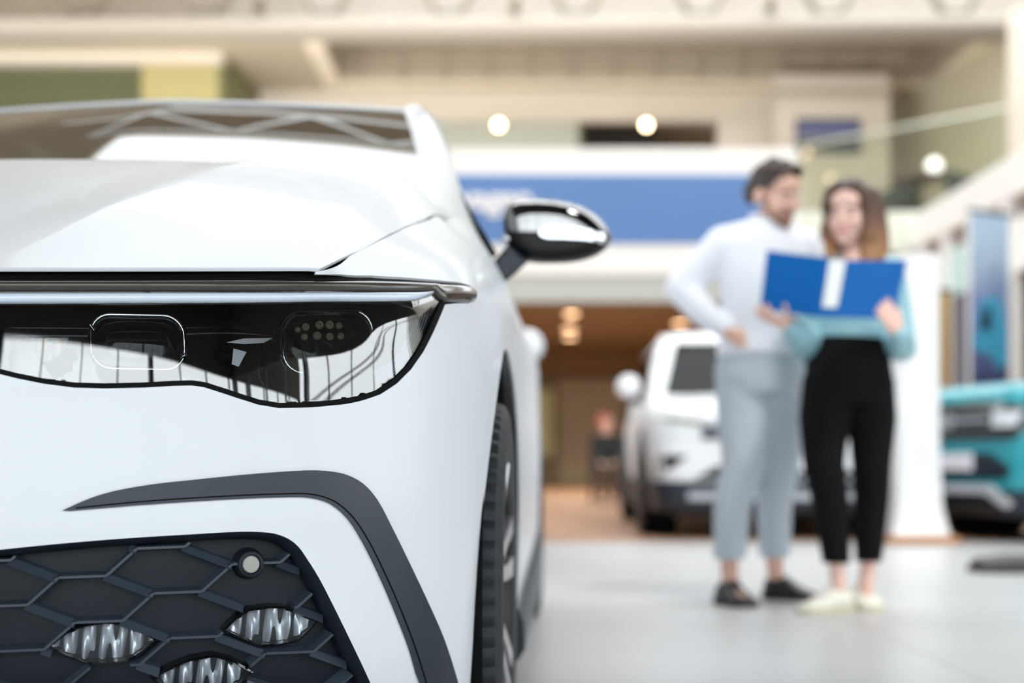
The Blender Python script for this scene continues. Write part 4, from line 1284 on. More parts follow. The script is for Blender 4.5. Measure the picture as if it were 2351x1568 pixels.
# side glass and rear of the cabin
mb = MB(); rows = []
for v, zt in ((1.50, 1.03), (1.62, 1.18), (1.75, 1.30), (1.88, 1.40), (2.1, 1.425), (2.6, 1.44), (3.2, 1.42), (3.7, 1.36)):
    b_ = Vector((.818, v, 1.02)); t_ = Vector((.605 + (1.44 - zt) * .55, v, zt))
    rows.append([b_.lerp(t_, k / 6) + Vector((.010 * math.sin(PI * k / 6), 0, 0)) for k in range(7)])
mb.grid(rows)
pair('side_window', mb, side_g, CAR, angle=180, solid=.004)
for k, (v, zt) in enumerate(((2.55, 1.438), (3.3, 1.415))):
    mb = MB()
    mb.loft([[Vector((.822, v, 1.0)), Vector((.822, v + .10, 1.0)), Vector((.80, v + .10, 1.0)), Vector((.80, v, 1.0))],
             [Vector((.612, v, zt)), Vector((.612, v + .09, zt)), Vector((.59, v + .09, zt)), Vector((.59, v, zt))]], caps=True)
    pair('door_pillar', mb, black_gloss, CAR)
mb = MB(); rows = []
tl = [Vector((p.x, p.y, p.z)) for p in rows] 
lastr = [Vector((p.x * .95, 3.8 + (p.y - 1.76) * .3, 1.455 - .07 + (p.z - topE[0].z))) for p in tp]
lo = [Vector((p.x / tp[-1].x * .80, 4.2 - .12 * (p.x / tp[-1].x) ** 2, 1.0)) for p in tp]
rr = [[a_.lerp(b_, t) + Vector((0, .03 * math.sin(PI * t), 0)) for a_, b_ in zip(lastr, lo)] for t in (0, .25, .5, .75, 1)]
rr = [[Vector((-p.x, p.y, p.z)) for p in reversed(r[1:])] + r for r in rr]
mb.grid(rr)
obj('rear_window', mb, side_g, CAR, angle=180, solid=.004)
mb = MB()
q = [Vector((.605, 3.72, 1.37)), Vector((.60, 3.86, 1.345)), Vector((.80, 4.10, 1.0)), Vector((.822, 3.70, 1.0))]
mb.loft([q, [p + Vector((-.03, 0, 0)) for p in q]], caps=True)
pair('rear_pillar', mb, paint_w, CAR, angle=40)
mb = MB()
mb.tube([(.608, v, z) for v, z in ((1.9, 1.435), (2.2, 1.455), (2.7, 1.46), (3.2, 1.44), (3.75, 1.38))], .022, n=8)
pair('roof_rail', mb, paint_w, CAR)
# cabin
mb = MB(); mb.loft([[Vector((-.72, 1.12, .9)), Vector((.72, 1.12, .9)), Vector((.70, 1.16, 1.05)), Vector((-.70, 1.16, 1.05))], [Vector((-.74, 1.62, .75)), Vector((.74, 1.62, .75)), Vector((.74, 1.55, 1.03)), Vector((-.74, 1.55, 1.03))]], caps=True)
obj('dashboard', mb, black_deep, CAR, bevel=.02)
for sgn in (-1, 1):
    mb = MB()
    mb.loft([[Vector((sgn * .36 + x * w, v + y * d, z)) for x, y in ((-.5, -.5), (.5, -.5), (.6, .1), (.4, .5), (-.4, .5), (-.6, .1))] for z, w, d, v in ((.45, .46, .2, 2.3), (.7, .5, .2, 2.36), (1.0, .46, .16, 2.46), (1.13, .30, .12, 2.5))], caps=True)
    s_ = obj('front_seat', mb, seat_mat, CAR, angle=60, bevel=.02)
    mb = MB(); mb.loft([[Vector((sgn * .36 + x * w, v + y * .10, z)) for x, y in ((-.5, -.5), (.5, -.5), (.5, .5), (-.5, .5))] for z, w, v in ((1.16, .24, 2.5), (1.22, .28, 2.51), (1.32, .26, 2.52), (1.36, .20, 2.53))], caps=True)
    obj('head_restraint', mb, seat_mat, s_, angle=60, bevel=.02)
mb = MB(); mb.loft([[Vector((x * w, 1.80 + dy, 1.335 + y * h)) for x, y in ((-.5, -.4), (-.4, -.5), (.4, -.5), (.5, -.4), (.5, .4), (.4, .5), (-.4, .5), (-.5, .4))] for w, h, dy in ((.20, .05, 0), (.24, .07, .012), (.23, .065, .03))], caps=True)
mb.box((-.02, 1.80, 1.36), (.02, 1.87, 1.44))
obj('inside_mirror', mb, black_gloss, CAR, angle=40)
# ---- door mirror
MY = 3.27
out = smooth_poly([(1156, 520), (1157, 492), (1164, 473), (1180, 461), (1205, 457), (1250, 457), (1300, 464), (1345, 480), (1378, 504), (1397, 528), (1402, 545), (1398, 562), (1383, 578), (1355, 593), (1318, 602), (1270, 605), (1220, 603), (1190, 594), (1170, 576), (1160, 550)], 4, True)
mc = Vector((1278, 531))
def mrad(x, y):
    d = Vector((x, y)) - mc
    if d.length < 1e-6: return 0.0
    u_ = d.normalized(); best = 1.0
    for i in range(len(out)):
        a_ = Vector(out[i]) - mc; b_ = Vector(out[(i + 1) % len(out)]) - mc
        den = u_.x * (b_.y - a_.y) - u_.y * (b_.x - a_.x)
        if abs(den) < 1e-9: continue
        t = (a_.x * (b_.y - a_.y) - a_.y * (b_.x - a_.x)) / den; s_ = (a_.x * u_.y - a_.y * u_.x) / den
        if t > 0 and -1e-6 <= s_ <= 1 + 1e-6: best = t; break
    return min(1.0, d.length / best)
def mpt(x, y, d=0.0):
    r = mrad(x, y)
    return L(x, y, MY - .060 * max(0.0, 1 - r ** 6) ** .5 + d)
def cut(poly, keep):
    return [p for p in poly if keep(*p)]
seam1 = lambda x: float(np.interp(x, [1150, 1250, 1330, 1405], [517, 520, 526, 541]))
seam2 = lambda x: float(np.interp(x, [1150, 1190, 1250, 1330, 1405], [548, 546, 548, 552, 560]))
def region(lo_f, hi_f):
    """part of the mirror outline between two seams"""
    xs = np.linspace(1157, 1401, 50); o = []
    xa = []
    for x in xs:
        ys = [y for y in np.arange(455, 607, .5) if inside(out, x, y)]
        if not ys: continue
        a_, b_ = max(min(ys), lo_f(x)), min(max(ys), hi_f(x))
        if b_ - a_ > 1.0: xa.append((x, a_, b_))
    return [(x, a_) for x, a_, b_ in xa] + [(x, b_) for x, a_, b_ in reversed(xa)]
DM = empty('door_mirror', (0, 0, 0)); DM.parent = CAR
for nm, lo_f, hi_f, m_, dd in (('mirror_cap', lambda x: 0, lambda x: seam1(x) + 12, piano, 0), ('mirror_body', lambda x: seam1(x) + 13 if x < 1240 else seam2(x), lambda x: 999, mirror_dark, .001)):
    mb = MB(); patch(mb, region(lo_f, hi_f), [], 6, lambda x, y, d: mpt(x, y, dd + d), rim=[(0, .03)])
    obj(nm, mb, m_, DM, angle=60)
mb = MB()
ind = smooth_poly([(1238, 536), (1244, 526), (1262, 519), (1300, 520), (1350, 527), (1402, 541), (1400, 560), (1350, 551), (1290, 547), (1250, 545)], 3, True)
patch(mb, ind, [], 6, lambda x, y, d: mpt(x, y, -.004 + d), rim=[(0, .012)])
obj('indicator_strip', mb, chrome, DM, angle=60)
mb = MB()
o2 = inset_poly(out, 5)
mb.loft([[L(x, y, MY) for x, y in out], [L(x, y, MY + .02) for x, y in out], [L(x, y, MY + .045) for x, y in o2]], caps=True)
obj('mirror_rim', mb, mirror_dark, DM, angle=40)
mb = MB()
q = lambda pts, Y: [L(x, y, Y) for x, y in pts]
fr = [(1128, 600), (1165, 548), (1215, 562), (1222, 600), (1160, 650)]
mb.loft([q([(1122, 603), (1128, 596), (1156, 638), (1152, 652), (1140, 640)], 3.18), q([(1138, 590), (1146, 580), (1178, 618), (1172, 634), (1158, 628)], 3.20), q([(1160, 560), (1172, 550), (1222, 590), (1212, 606), (1190, 604)], 3.20)], caps=False)
mbk = MB()
mbk.loft([[Vector(p) for p in r] for r in ([L(1130, 602, 3.16), L(1166, 562, 3.17), L(1166, 562, 3.26), L(1130, 602, 3.26)], [L(1158, 650, 3.16), L(1215, 600, 3.17), L(1215, 600, 3.26), L(1158, 650, 3.26)])], caps=True)
obj('mirror_arm', mbk, black_trim, DM, bevel=.008)
mb = MB()
mb.ball(L(1162, 548, 3.22), .010)
obj('mirror_hinge', mb, chrome, DM)

# ---- the far side's twins, middle grille and badge
for o_ in (lamp, grl, sr): mirror_tree(o_, CAR)
DM2 = empty('door_mirror'); DM2.parent = CAR
for k in [k for k in bpy.data.objects if k.parent == DM]: mirror_tree(k, DM2)
mb = MB(); rows = []
for u in np.linspace(-.265, .265, 25):
    v0 = v_front(u) - .012
    rows.append([Vector((u, v0 + .03, .79)), Vector((u, v0, .785)), Vector((u, v0 - .012, .74)), Vector((u, v0 - .014, .69)), Vector((u, v0 + .0, .665)), Vector((u, v0 + .03, .66))])
mb.loft(rows, caps=True); gm = obj('front_grille', mb, black_gloss, CAR, angle=50)
mb = MB(); cb = Vector((0, v_front(0) - .035, .735))
mb.tube([cb + Vector((.06 * math.cos(t), 0, .06 * math.sin(t))) for t in (2 * PI * k / 32 for k in range(32))], .005, 8, loop=True)
for a_, b_ in (((-.026, .050), (0, .008)), ((.026, .050), (0, .008)), ((-.052, .026), (-.020, -.050)), ((-.020, -.050), (0, -.002)), ((0, -.002), (.020, -.050)), ((.020, -.050), (.052, .026))):
    mb.tube([cb + Vector((a_[0], 0, a_[1])), cb + Vector((b_[0], 0, b_[1]))], .005, 6)
obj('badge', mb, chrome, gm)
# ================================================================ the other cars
def build_car(name, label, group, loc, yaw, paint, Lc, Wd, roof, hood_z, spec):
    """a car in parts; local x across, y back from the nose, z up"""
    root = empty(name, loc, yaw, label, 'car', group)
    hw = Wd / 2
    st = []   # stations along the body: y, half width, sill z, shoulder z, crown
    for y, w_, zb, zs, cr in ((0.0, .74, .34, hood_z - .14, .0), (.015, .82, .26, hood_z - .08, .015), (.06, .90, .22, hood_z - .035, .025), (.18, .955, .21, hood_z - .015, .035), (.40, .985, .20, hood_z, .04), (.85, 1, .20, hood_z + .04, .05), (1.25, 1, .20, hood_z + .08, .05),
                              (1.9, 1, .20, hood_z + .08, .02), (2.8, 1, .20, hood_z + .09, .02), (3.6, .99, .20, hood_z + .10, .02), (Lc - .25, .96, .24, hood_z + .09, .02), (Lc - .05, .90, .30, hood_z + .02, .02), (Lc, .80, .36, hood_z - .10, .0)):
        W_ = hw * w_
        ring = [(0, zb), (W_ * .86, zb), (W_ * .955, zb + .10), (W_ * .99, zb + (zs - zb) * .35), (W_, zb + (zs - zb) * .62), (W_ * .985, zb + (zs - zb) * .82), (W_ * .93, zs - .012), (W_ * .80, zs + .008 + cr * .3), (W_ * .45, zs + cr * .85), (0, zs + cr)]
        ring = [(u, z) for u, z in ring] + [(-u, z) for u, z in reversed(ring[1:-1])]
        st.append([Vector((u, y, z)) for u, z in ring])
    mb = MB(); mb.loft(st, caps=True)
    body = obj('body', mb, paint, root, angle=60)
    bvh = BVHTree.FromPolygons([v.co.copy() for v in body.data.vertices], [tuple(p.vertices) for p in body.data.polygons])
    def front(u, z, d=0.0):
        loc_, n_, f_, dd = bvh.ray_cast(Vector((u, -2, z)), Vector((0, 1, 0)))
        y = loc_.y if loc_ else .25
        return Vector((u, y + d, z))
    def plate_f(nm, outline, m, proud=.012, thick=.03, parent=root, mirror=False, step=.05):
        for sg in ((1, -1) if mirror else (1,)):
            o_ = [(sg * u, z) for u, z in outline]
            mb_ = MB(); patch(mb_, o_, [], step, lambda u, z, d: front(u, z, -proud + d), rim=[(0, thick)])
            obj(nm, mb_, m, parent, angle=40)
    # cabin
    belt = hood_z + .07; y0, y1, y2, y3 = spec.get('screen0', 1.15), spec.get('screen1', 1.85), Lc - .75, Lc - .22
    mb = MB(); rings = []
    for t, ins, rd in ((0, .07, .0), (.5, .13, .0), (.86, .20, .0), (.97, .25, .0), (1.0, .34, .0)):
        z = belt + (roof - belt) * t; yy0 = y0 + (y1 - y0) * min(1, t / .92) + max(0, t - .92) * 1.8; yy1 = y3 + (y2 - y3) * t; W_ = hw - ins
        ring = []
        for cx_, cy_, sx, sy in ((W_, yy1, 1, 1), (-W_, yy1, -1, 1), (-W_, yy0, -1, -1), (W_, yy0, 1, -1)):
            r_ = .16
            for k in range(5):
                a0 = {(1, 1): 0, (-1, 1): 90, (-1, -1): 180, (1, -1): 270}[(sx, sy)]
                a = math.radians(a0 + 90 * k / 4)
                ring.append(Vector((cx_ - sx * r_ + r_ * math.cos(a), cy_ - sy * r_ + r_ * math.sin(a), z - (.0 if sy > 0 else .0))))
        rings.append(ring)
    mb.loft(rings, caps=True)
    cab = obj('cabin', mb, paint, root, angle=60)
    cv = BVHTree.FromPolygons([v.co.copy() for v in cab.data.vertices], [tuple(p.vertices) for p in cab.data.polygons])
    def cast(o, d, off):
        l_, n_, f_, dd = cv.ray_cast(Vector(o), Vector(d))
        return (l_ + n_ * off) if l_ else Vector(o) + Vector(d) * 2
    def glass(nm, outline, fn, thick, step=.08):
        mb_ = MB(); patch(mb_, outline, [], step, lambda a, b, d: fn(a, b, d), rim=[(0, thick)]); return obj(nm, mb_, car_glass, root, angle=40)
    zt = lambda t: belt + (roof - belt) * t
    wb, wt = hw - .20, hw - .34
    glass('windscreen', [(-wb, zt(.06)), (wb, zt(.06)), (wt, zt(.82)), (-wt, zt(.82))], lambda u, z, d: cast((u, -1, z), (0, 1, 0), .006 - d), .02)
    for sg in (1, -1):
        glass('side_window', [(y0 + .35, zt(.10)), (y3 - .45, zt(.10)), (y2 - .05, zt(.80)), (y1 + .05, zt(.80))], lambda y, z, d, sg=sg: cast((sg * 3, y, z), (-sg, 0, 0), .006 - d), .02)
    glass('rear_window', [(-wb, zt(.15)), (wb, zt(.15)), (wt, zt(.8)), (-wt, zt(.8))], lambda u, z, d: cast((u, Lc + 1, z), (0, -1, 0), .006 - d), .02)
    # dark cladding round the bottom and arches
    mb = MB(); rings = []
    clz = spec.get('clad', .40)
    for k, r_ in enumerate(st):
        y = r_[0].y; W_ = max(p.x for p in r_)
        zb = min(p.z for p in r_)
        rings.append([Vector((sx * (W_ + .008) * f_, y - (.012 if k == 0 else 0) + (.012 if k == len(st) - 1 else 0), z_)) for sx, f_, z_ in ((1, .80, zb - .05), (1, .97, zb), (1, 1.0, clz), (-1, 1.0, clz), (-1, .97, zb), (-1, .80, zb - .05))])
    mb.loft(rings, caps=True)
    obj('lower_cladding', mb, black_trim, root, angle=40)
    ax = (.86, Lc - .92); wr = spec.get('wheel', .345)
    for sg in (1, -1):
        for y in ax:
            mb = MB(); o_ = []
            for R_ in (wr + .10, wr + .05):
                o_.append([Vector((sg * (hw + .012), y - math.cos(t) * R_, wr + math.sin(t) * R_)) for t in np.linspace(-.35, PI + .35, 24)])
            rows = [[p + Vector((-sg * .10, 0, 0)) for p in o_[0]], o_[0], o_[1], [p + Vector((-sg * .30, 0, 0)) for p in o_[1]]]
            mb.grid(rows); obj('arch_trim', mb, black_trim, root, angle=40)
            mb = MB(); mb.lathe([(.0002, sg * (hw + .004)), (wr + .07, sg * (hw + .004)), (wr + .07, sg * (hw - .25)), (.0002, sg * (hw - .25))], n=28, axis='x', c=(0, y, wr)); obj('arch_liner', mb, black_deep, root, angle=40)
            place_wheel(WHEEL, root, sg * (hw - .085), y, wr, flip=sg < 0, scale=wr / .334)
    # mirrors
    for sg in (1, -1):
        mb = MB(); mb.ball((sg * (hw + .065), y0 + .42, belt + .12), (.10, .08, .10), 18, 12); om = obj('door_mirror', mb, paint, root)
        mb = MB(); mb.obox((sg * (hw - .06), y0 + .42, belt - .02), (sg * (hw + .06), y0 + .42, belt + .05), .05, .04); mb.ball((sg * (hw + .065), y0 + .435, belt + .105), (.098, .075, .095), 14, 9); obj('mirror_base', mb, black_trim, om)
    for u, z, nm, o_, m_, proud, mir in spec['front']:
        plate_f(nm, o_, m_, proud=proud, mirror=mir)
    return root, front
car_glass = glass_mat('dark_car_glass', (40, 52, 46), ior=1.22, opacity=.85, body=(24, 27, 24))
grey_refl = mat('grey_lamp_cover', (216, 222, 226), .15, coat=.6)
light_satin = mat('light_silver_trim', (212, 216, 222), .35, metal=.15)
satin = mat('satin_silver_trim', (176, 182, 190), .3, metal=.4)
white_pl = mat('white_number_plate', (236, 236, 244), .4)
olive_line = mat('dark_olive_chrome', (92, 88, 60), .2)
teal = mat('teal_car_paint', (22, 146, 160), .3, coat=.6)
suv_front = [
    (0, 0, 'headlight', [(.54, .75), (.56, .83), (.85, .875), (.86, .80), (.78, .745)], grey_refl, .010, True),
    (0, 0, 'headlight_trim', [(.54, .815), (.87, .862), (.87, .889), (.54, .850)], olive_line, .016, True),
    (0, 0, 'upper_grille', [(-.55, .72), (.55, .72), (.56, .84), (-.56, .84)], black_deep, .012, False),
    (0, 0, 'chrome_bar', [(-.55, .765), (.55, .765), (.55, .779), (-.55, .779)], satin, .022, False),
    (0, 0, 'chrome_bar', [(-.55, .815), (.55, .815), (.55, .829), (-.55, .829)], satin, .022, False),
    (0, 0, 'corner_intake', [(.65, .60), (.86, .61), (.87, .455), (.80, .49)], black_deep, .010, True),
    (0, 0, 'lower_grille', [(-.60, .44), (.60, .44), (.44, .53), (-.44, .53)], black_deep, .012, False),
    (0, 0, 'skid_plate', [(-.65, .285), (.65, .285), (.65, .345), (-.65, .345)], satin, .022, False),
]
suv, ff = build_car('car', 'white SUV on the wood floor, facing us behind the man in grey trousers', None, ((1788 - CX) * 10.2 / FPX, 10.2, 0), -.03, paint_w, 4.5, 1.86, 1.66, .985, {'front': suv_front, 'clad': .42, 'wheel': .36, 'screen0': 1.1, 'screen1': 1.8})
def plate_and_badge(root, front, zc_, badge=True, zb=.77):
    mb = MB(); mb.prism([(-.26, zc_ - .062), (.26, zc_ - .062), (.26, zc_ + .062), (-.26, zc_ + .062)], lambda u, z: front(0, zc_, 0) + Vector((u, -.035, z - zc_)), lambda u, z: front(0, zc_, 0) + Vector((u, -.012, z - zc_)))
    obj('number_plate', mb, white_pl, root, smooth=False)
    if badge:
        mb = MB(); c_ = front(0, zb, -.03)
        mb.tube([c_ + Vector((.065 * math.cos(t), 0, .065 * math.sin(t))) for t in (2 * PI * k / 24 for k in range(24))], .006, n=6, loop=True)
        for a_, b_ in (((-.026, .058), (0, .008)), ((.026, .058), (0, .008)), ((-.056, .03), (-.022, -.055)), ((-.022, -.055), (0, -.002)), ((0, -.002), (.022, -.055)), ((.022, -.055), (.056, .03))):
            mb.tube([c_ + Vector((a_[0], 0, a_[1])), c_ + Vector((b_[0], 0, b_[1]))], .006, n=6)
        obj('badge', mb, chrome, root)
plate_and_badge(suv, ff, .56)
# white car parked behind the near hatchback; only its mirror shows past it
suv2, f2 = build_car('car', 'white car parked behind the near hatchback, only its white mirror showing beside it', None, (-.95, 7.0, 0), -.03, paint_w, 4.4, 1.86, 1.66, 1.06, {'front': suv_front, 'clad': .42, 'wheel': .35, 'screen0': 1.1, 'screen1': 1.8})
plate_and_badge(suv2, f2, .56)
t_front = [
    (0, 0, 'headlight_mask', [(-.80, .80), (-.70, .715), (.70, .715), (.80, .80), (.81, .95), (.40, .985), (-.40, .985), (-.81, .95)], black_gloss, .014, False),
    (0, 0, 'headlight', [(.48, .80), (.70, .80), (.76, .90), (.50, .92)], grey_refl, .024, True),
    (0, 0, 'chrome_bar', [(-.44, .845), (.44, .845), (.44, .865), (-.44, .865)], satin, .026, False),
    (0, 0, 'lower_grille', [(-.62, .44), (.62, .44), (.66, .52), (.44, .62), (-.44, .62), (-.66, .52)], black_trim, .012, False),
    (0, 0, 'skid_trim', [(-.42, .335), (.42, .335), (.70, .19), (.76, .245), (.46, .40), (-.46, .40), (-.76, .245), (-.70, .19)], light_satin, .030, False),
    (0, 0, 'lower_intake', [(-.52, .25), (.52, .25), (.34, .325), (-.34, .325)], black_deep, .016, False),
]
tcar, f3 = build_car('car', 'teal car with white number plate and silver lower trim, standing beyond the white pylon', None, (3.20, 10.35, 0), -1.25, teal, 4.2, 1.76, 1.60, 1.10, {'front': t_front, 'clad': .36, 'wheel': .34, 'screen0': 1.45, 'screen1': 2.05})
plate_and_badge(tcar, f3, .56, True, .855)
# ================================================================ people
def flesh_mat(name, rgb):
    m = mat(name, rgb, .5, noise=.03, nscale=30)
    b = m.node_tree.nodes['Principled BSDF']; b.inputs['Subsurface Weight'].default_value = .12; b.inputs['Subsurface Radius'].default_value = (.01, .004, .002)
    return m
skin_m = flesh_mat('light_skin', (222, 178, 160)); skin_w = flesh_mat('fair_skin', (230, 190, 176))
lip_m = mat('lips', (190, 110, 108), .5); lip_w = mat('lips_pink', (206, 116, 120), .45)
eye_m = mat('eye_white', (225, 222, 218), .2); iris_m = mat('eye_iris', (48, 40, 34), .2)
shirt_m = mat('white_shirt_cotton', (236, 238, 246), .8, noise=.02, nscale=20)
trous_m = mat('grey_trouser_cloth', (184, 194, 203), .85, noise=.05, nscale=60)
shoe_b = mat('black_shoe_leather', (26, 28, 32), .35)
sole_b = mat('dark_sole', (20, 20, 22), .6)
blouse_m = mat('teal_satin_blouse', (148, 194, 206), .38, noise=.05, nscale=10)
black_t = mat('black_trouser_cloth', (15, 15, 16), .9, spec=.15)
shoe_w = mat('off_white_sneaker', (228, 226, 214), .6)
sole_w = mat('cream_rubber_sole', (206, 200, 174), .6)
belt_m = mat('brown_leather_belt', (74, 48, 40), .5)
hair_m = mat('dark_brown_hair', (52, 40, 36), .55, noise=.25, nscale=60)
beard_m = mat('brown_stubble', (150, 112, 94), .7, noise=.2, nscale=120)
def ombre(name, stops):
    m = mat(name, (90, 60, 44), .5)
    nt = m.node_tree; b = nt.nodes['Principled BSDF']; tc = nt.nodes.new('ShaderNodeTexCoord'); sp = nt.nodes.new('ShaderNodeSeparateXYZ'); cr = nt.nodes.new('ShaderNodeValToRGB')
    nt.links.new(tc.outputs['Generated'], sp.inputs[0]); nt.links.new(sp.outputs['Z'], cr.inputs['Fac']); nt.links.new(cr.outputs['Color'], b.inputs['Base Color'])
    cr.color_ramp.elements[0].position = stops[0][0]; cr.color_ramp.elements[0].color = lin(stops[0][1]) + (1,); cr.color_ramp.elements[1].position = stops[-1][0]; cr.color_ramp.elements[1].color = lin(stops[-1][1]) + (1,)
    for p_, c_ in stops[1:-1]:
        e = cr.color_ramp.elements.new(p_); e.color = lin(c_) + (1,)
    return m
hair_w = ombre('brown_to_blond_hair', [(0, (176, 128, 78)), (.3, (140, 98, 66)), (.6, (96, 68, 54)), (1, (56, 42, 38))])

def limb(mb, pts, rs, n=14):
    for p, r in zip(pts, rs): mb.ball(p, r, n, 9)
    for a, b, r0, r1 in zip(pts, pts[1:], rs, rs[1:]): mb.tube([a, b], [r0, r1], n)
def head_into(mb, M, man=True):
    """skull, face, ears of one head; M = head frame, face towards local -y, eyes at z = 0"""
    R = M.to_3x3(); sc = R.col[0].length; R3_ = R
    def B(c, r): mb.ball(M @ Vector(c), r, 16, 11, M=R3_)
    B((0, .015, .038), (.075, .092, .082)); B((0, -.028, -.028), (.063, .062, .086)); B((0, -.045, -.078), (.047 if man else .040, .045, .038)); B((0, -.074, -.098), (.022, .018, .018))
    B((0, -.076, .020), (.050, .018, .014)); B((0, -.060, .05), (.055, .035, .035))
    for s in (1, -1):
        B((s * .034, -.066, -.032), (.026, .026, .026)); B((s * .078, .012, -.012), (.010, .022, .032)); B((s * .012, -.094, -.034), (.009, .010, .008))
    mb.tube([M @ Vector(p) for p in ((0, -.088, .010), (0, -.100, -.015), (0, -.108, -.032), (0, -.098, -.040))], [.008 * sc, .011 * sc, .013 * sc, .008 * sc], 10)
    B((0, -.088, -.062), (.024, .012, .007)); B((0, -.086, -.074), (.022, .012, .007))
def face_parts(person, M, man=True):
    R = M.to_3x3()
    for s in (1, -1):
        mb = MB(); mb.ball(M @ Vector((s * .032, -.078, -.002)), (.0120, .011, .0058), 12, 9, M=R); e = obj('eye', mb, eye_m, person)
        mb = MB(); mb.ball(M @ Vector((s * .031, -.0882, -.004)), (.0055, .003, .0046), 10, 7, M=R); obj('iris', mb, iris_m, e)
        mb = MB(); mb.tube([M @ Vector(p) for p in ((s * .014, -.094, .022), (s * .032, -.093, .025), (s * .050, -.078, .019))], [.0028, .0034, .0015], 8); obj('eyebrow', mb, hair_m, person)
    mb = MB()
    if man: mb.tube([M @ Vector(p) for p in ((-.024, -.088, -.066), (0, -.101, -.067), (.024, -.088, -.066))], [.002, .0055, .002], 8)
    else: mb.tube([M @ Vector(p) for p in ((-.027, -.084, -.060), (-.014, -.096, -.067), (0, -.101, -.069), (.014, -.096, -.067), (.027, -.084, -.060))], [.002, .006, .0065, .006, .002], 8)
    obj('lips', mb, lip_m if man else lip_w, person)
def hand_into(mb, wrist, fdir, pdir, curl, size=1.0, side=1, spread=.18):
    """palm, four bent fingers and a thumb; fdir = along the fingers, pdir = out of the palm"""
    f = Vector(fdir).normalized(); p = Vector(pdir); p = (p - f * p.dot(f)).normalized(); s = f.cross(p).normalized() * side
    w = Vector(wrist); k = size
    limb(mb, [w, w + f * .035 * k], [.025 * k, .026 * k])
    for q in (-1, -.33, .33, 1):
        limb(mb, [w + f * .03 * k + s * q * .022 * k, w + f * .085 * k + s * q * .030 * k], [.0155 * k, .0125 * k], 10)
    for q, Ln in ((-1, .062), (-.33, .074), (.33, .078), (1, .070)):
        b = w + f * .088 * k + s * q * .030 * k; d = (f + s * q * spread).normalized(); pts = [b]; ang = 0
        for seg, fr in enumerate((.42, .32, .26)):
            ang += curl * (.6, 1.0, .8)[seg]
            pts.append(pts[-1] + (d * math.cos(ang) + p * math.sin(ang)) * Ln * fr * k)
        limb(mb, pts, [.0102 * k, .0098 * k, .0092 * k, .0080 * k], 10)
    b = w + f * .028 * k + s * .024 * k; d = (f * .62 + s * .70 + p * .25).normalized()
    limb(mb, [b, b + d * .034 * k, b + (d * .06 + p * .008 + f * .006) * k, b + (d * .08 + p * .018 + f * .014) * k], [.0145 * k, .0118 * k, .0100 * k, .0078 * k], 10)
def torso_rings(mb, rings, n=24, yaw=0.0):
    out = []
    ca, sa = math.cos(yaw), math.sin(yaw)
    for c, a, b in rings:
        out.append([c + Vector((a * math.cos(t) * ca - b * math.sin(t) * sa, a * math.cos(t) * sa + b * math.sin(t) * ca, 0)) for t in (2 * PI * k / n for k in range(n))])
    mb.loft(out, caps=True)
def shoe(parent, name, heel, toe, width, h_heel, m_up, m_sole, tongue=.06):
    heel = Vector(heel); toe = Vector(toe); d = toe - heel; Lg = d.length; d.normalize(); s = Vector((-d.y, d.x, 0))
    mb = MB(); rings = []
    for t, w_, h in ((-.02, .30, .45), (.02, .42, .8), (.12, .50, 1.0), (.30, .50, 1.02), (.42, .48, .88), (.55, .52, .66), (.72, .54, .48), (.88, .46, .36), (.97, .30, .26), (1.0, .14, .16)):
        c = heel + d * Lg * t; W_ = width * w_; H = h_heel * h
        rings.append([c + s * (W_ * x) + Vector((0, 0, .018 + (H - .018) * z)) for x, z in ((-.9, 0), (-1, .25), (-.92, .55), (-.6, .85), (-.25, 1), (.25, 1), (.6, .85), (.92, .55), (1, .25), (.9, 0))])
    mb.loft(rings, caps=True)
    o = obj(name, mb, m_up, parent, angle=60, sub=1)
    mb = MB(); rings = []
    for t, w_ in ((-.03, .30), (.02, .46), (.15, .52), (.4, .49), (.6, .54), (.78, .56), (.92, .46), (1.0, .26), (1.02, .1)):
        c = heel + d * Lg * t; W_ = width * w_
        rings.append([c - s * W_ + Vector((0, 0, .001)), c + s * W_ + Vector((0, 0, .001)), c + s * W_ * 1.02 + Vector((0, 0, .024)), c - s * W_ * 1.02 + Vector((0, 0, .024))])
    mb.loft(rings, caps=True); obj('sole', mb, m_sole, o, angle=50)
    mb = MB()
    for k in range(4):
        c = heel + d * Lg * (.40 + .07 * k) + Vector((0, 0, h_heel * (.90 - .10 * k)))
        mb.tube([c - s * width * .24 + Vector((0, 0, -.008)), c + Vector((0, 0, .004)), c + s * width * .24 + Vector((0, 0, -.008))], .0032, 6)
    obj('laces', mb, m_up, o)
    return o
def frame(c, yaw, pitch, roll, sc=1.0):
    return Matrix.Translation(c) @ Matrix.Rotation(yaw, 4, 'Z') @ Matrix.Rotation(pitch, 4, 'X') @ Matrix.Rotation(roll, 4, 'Y') @ Matrix.Scale(sc, 4)
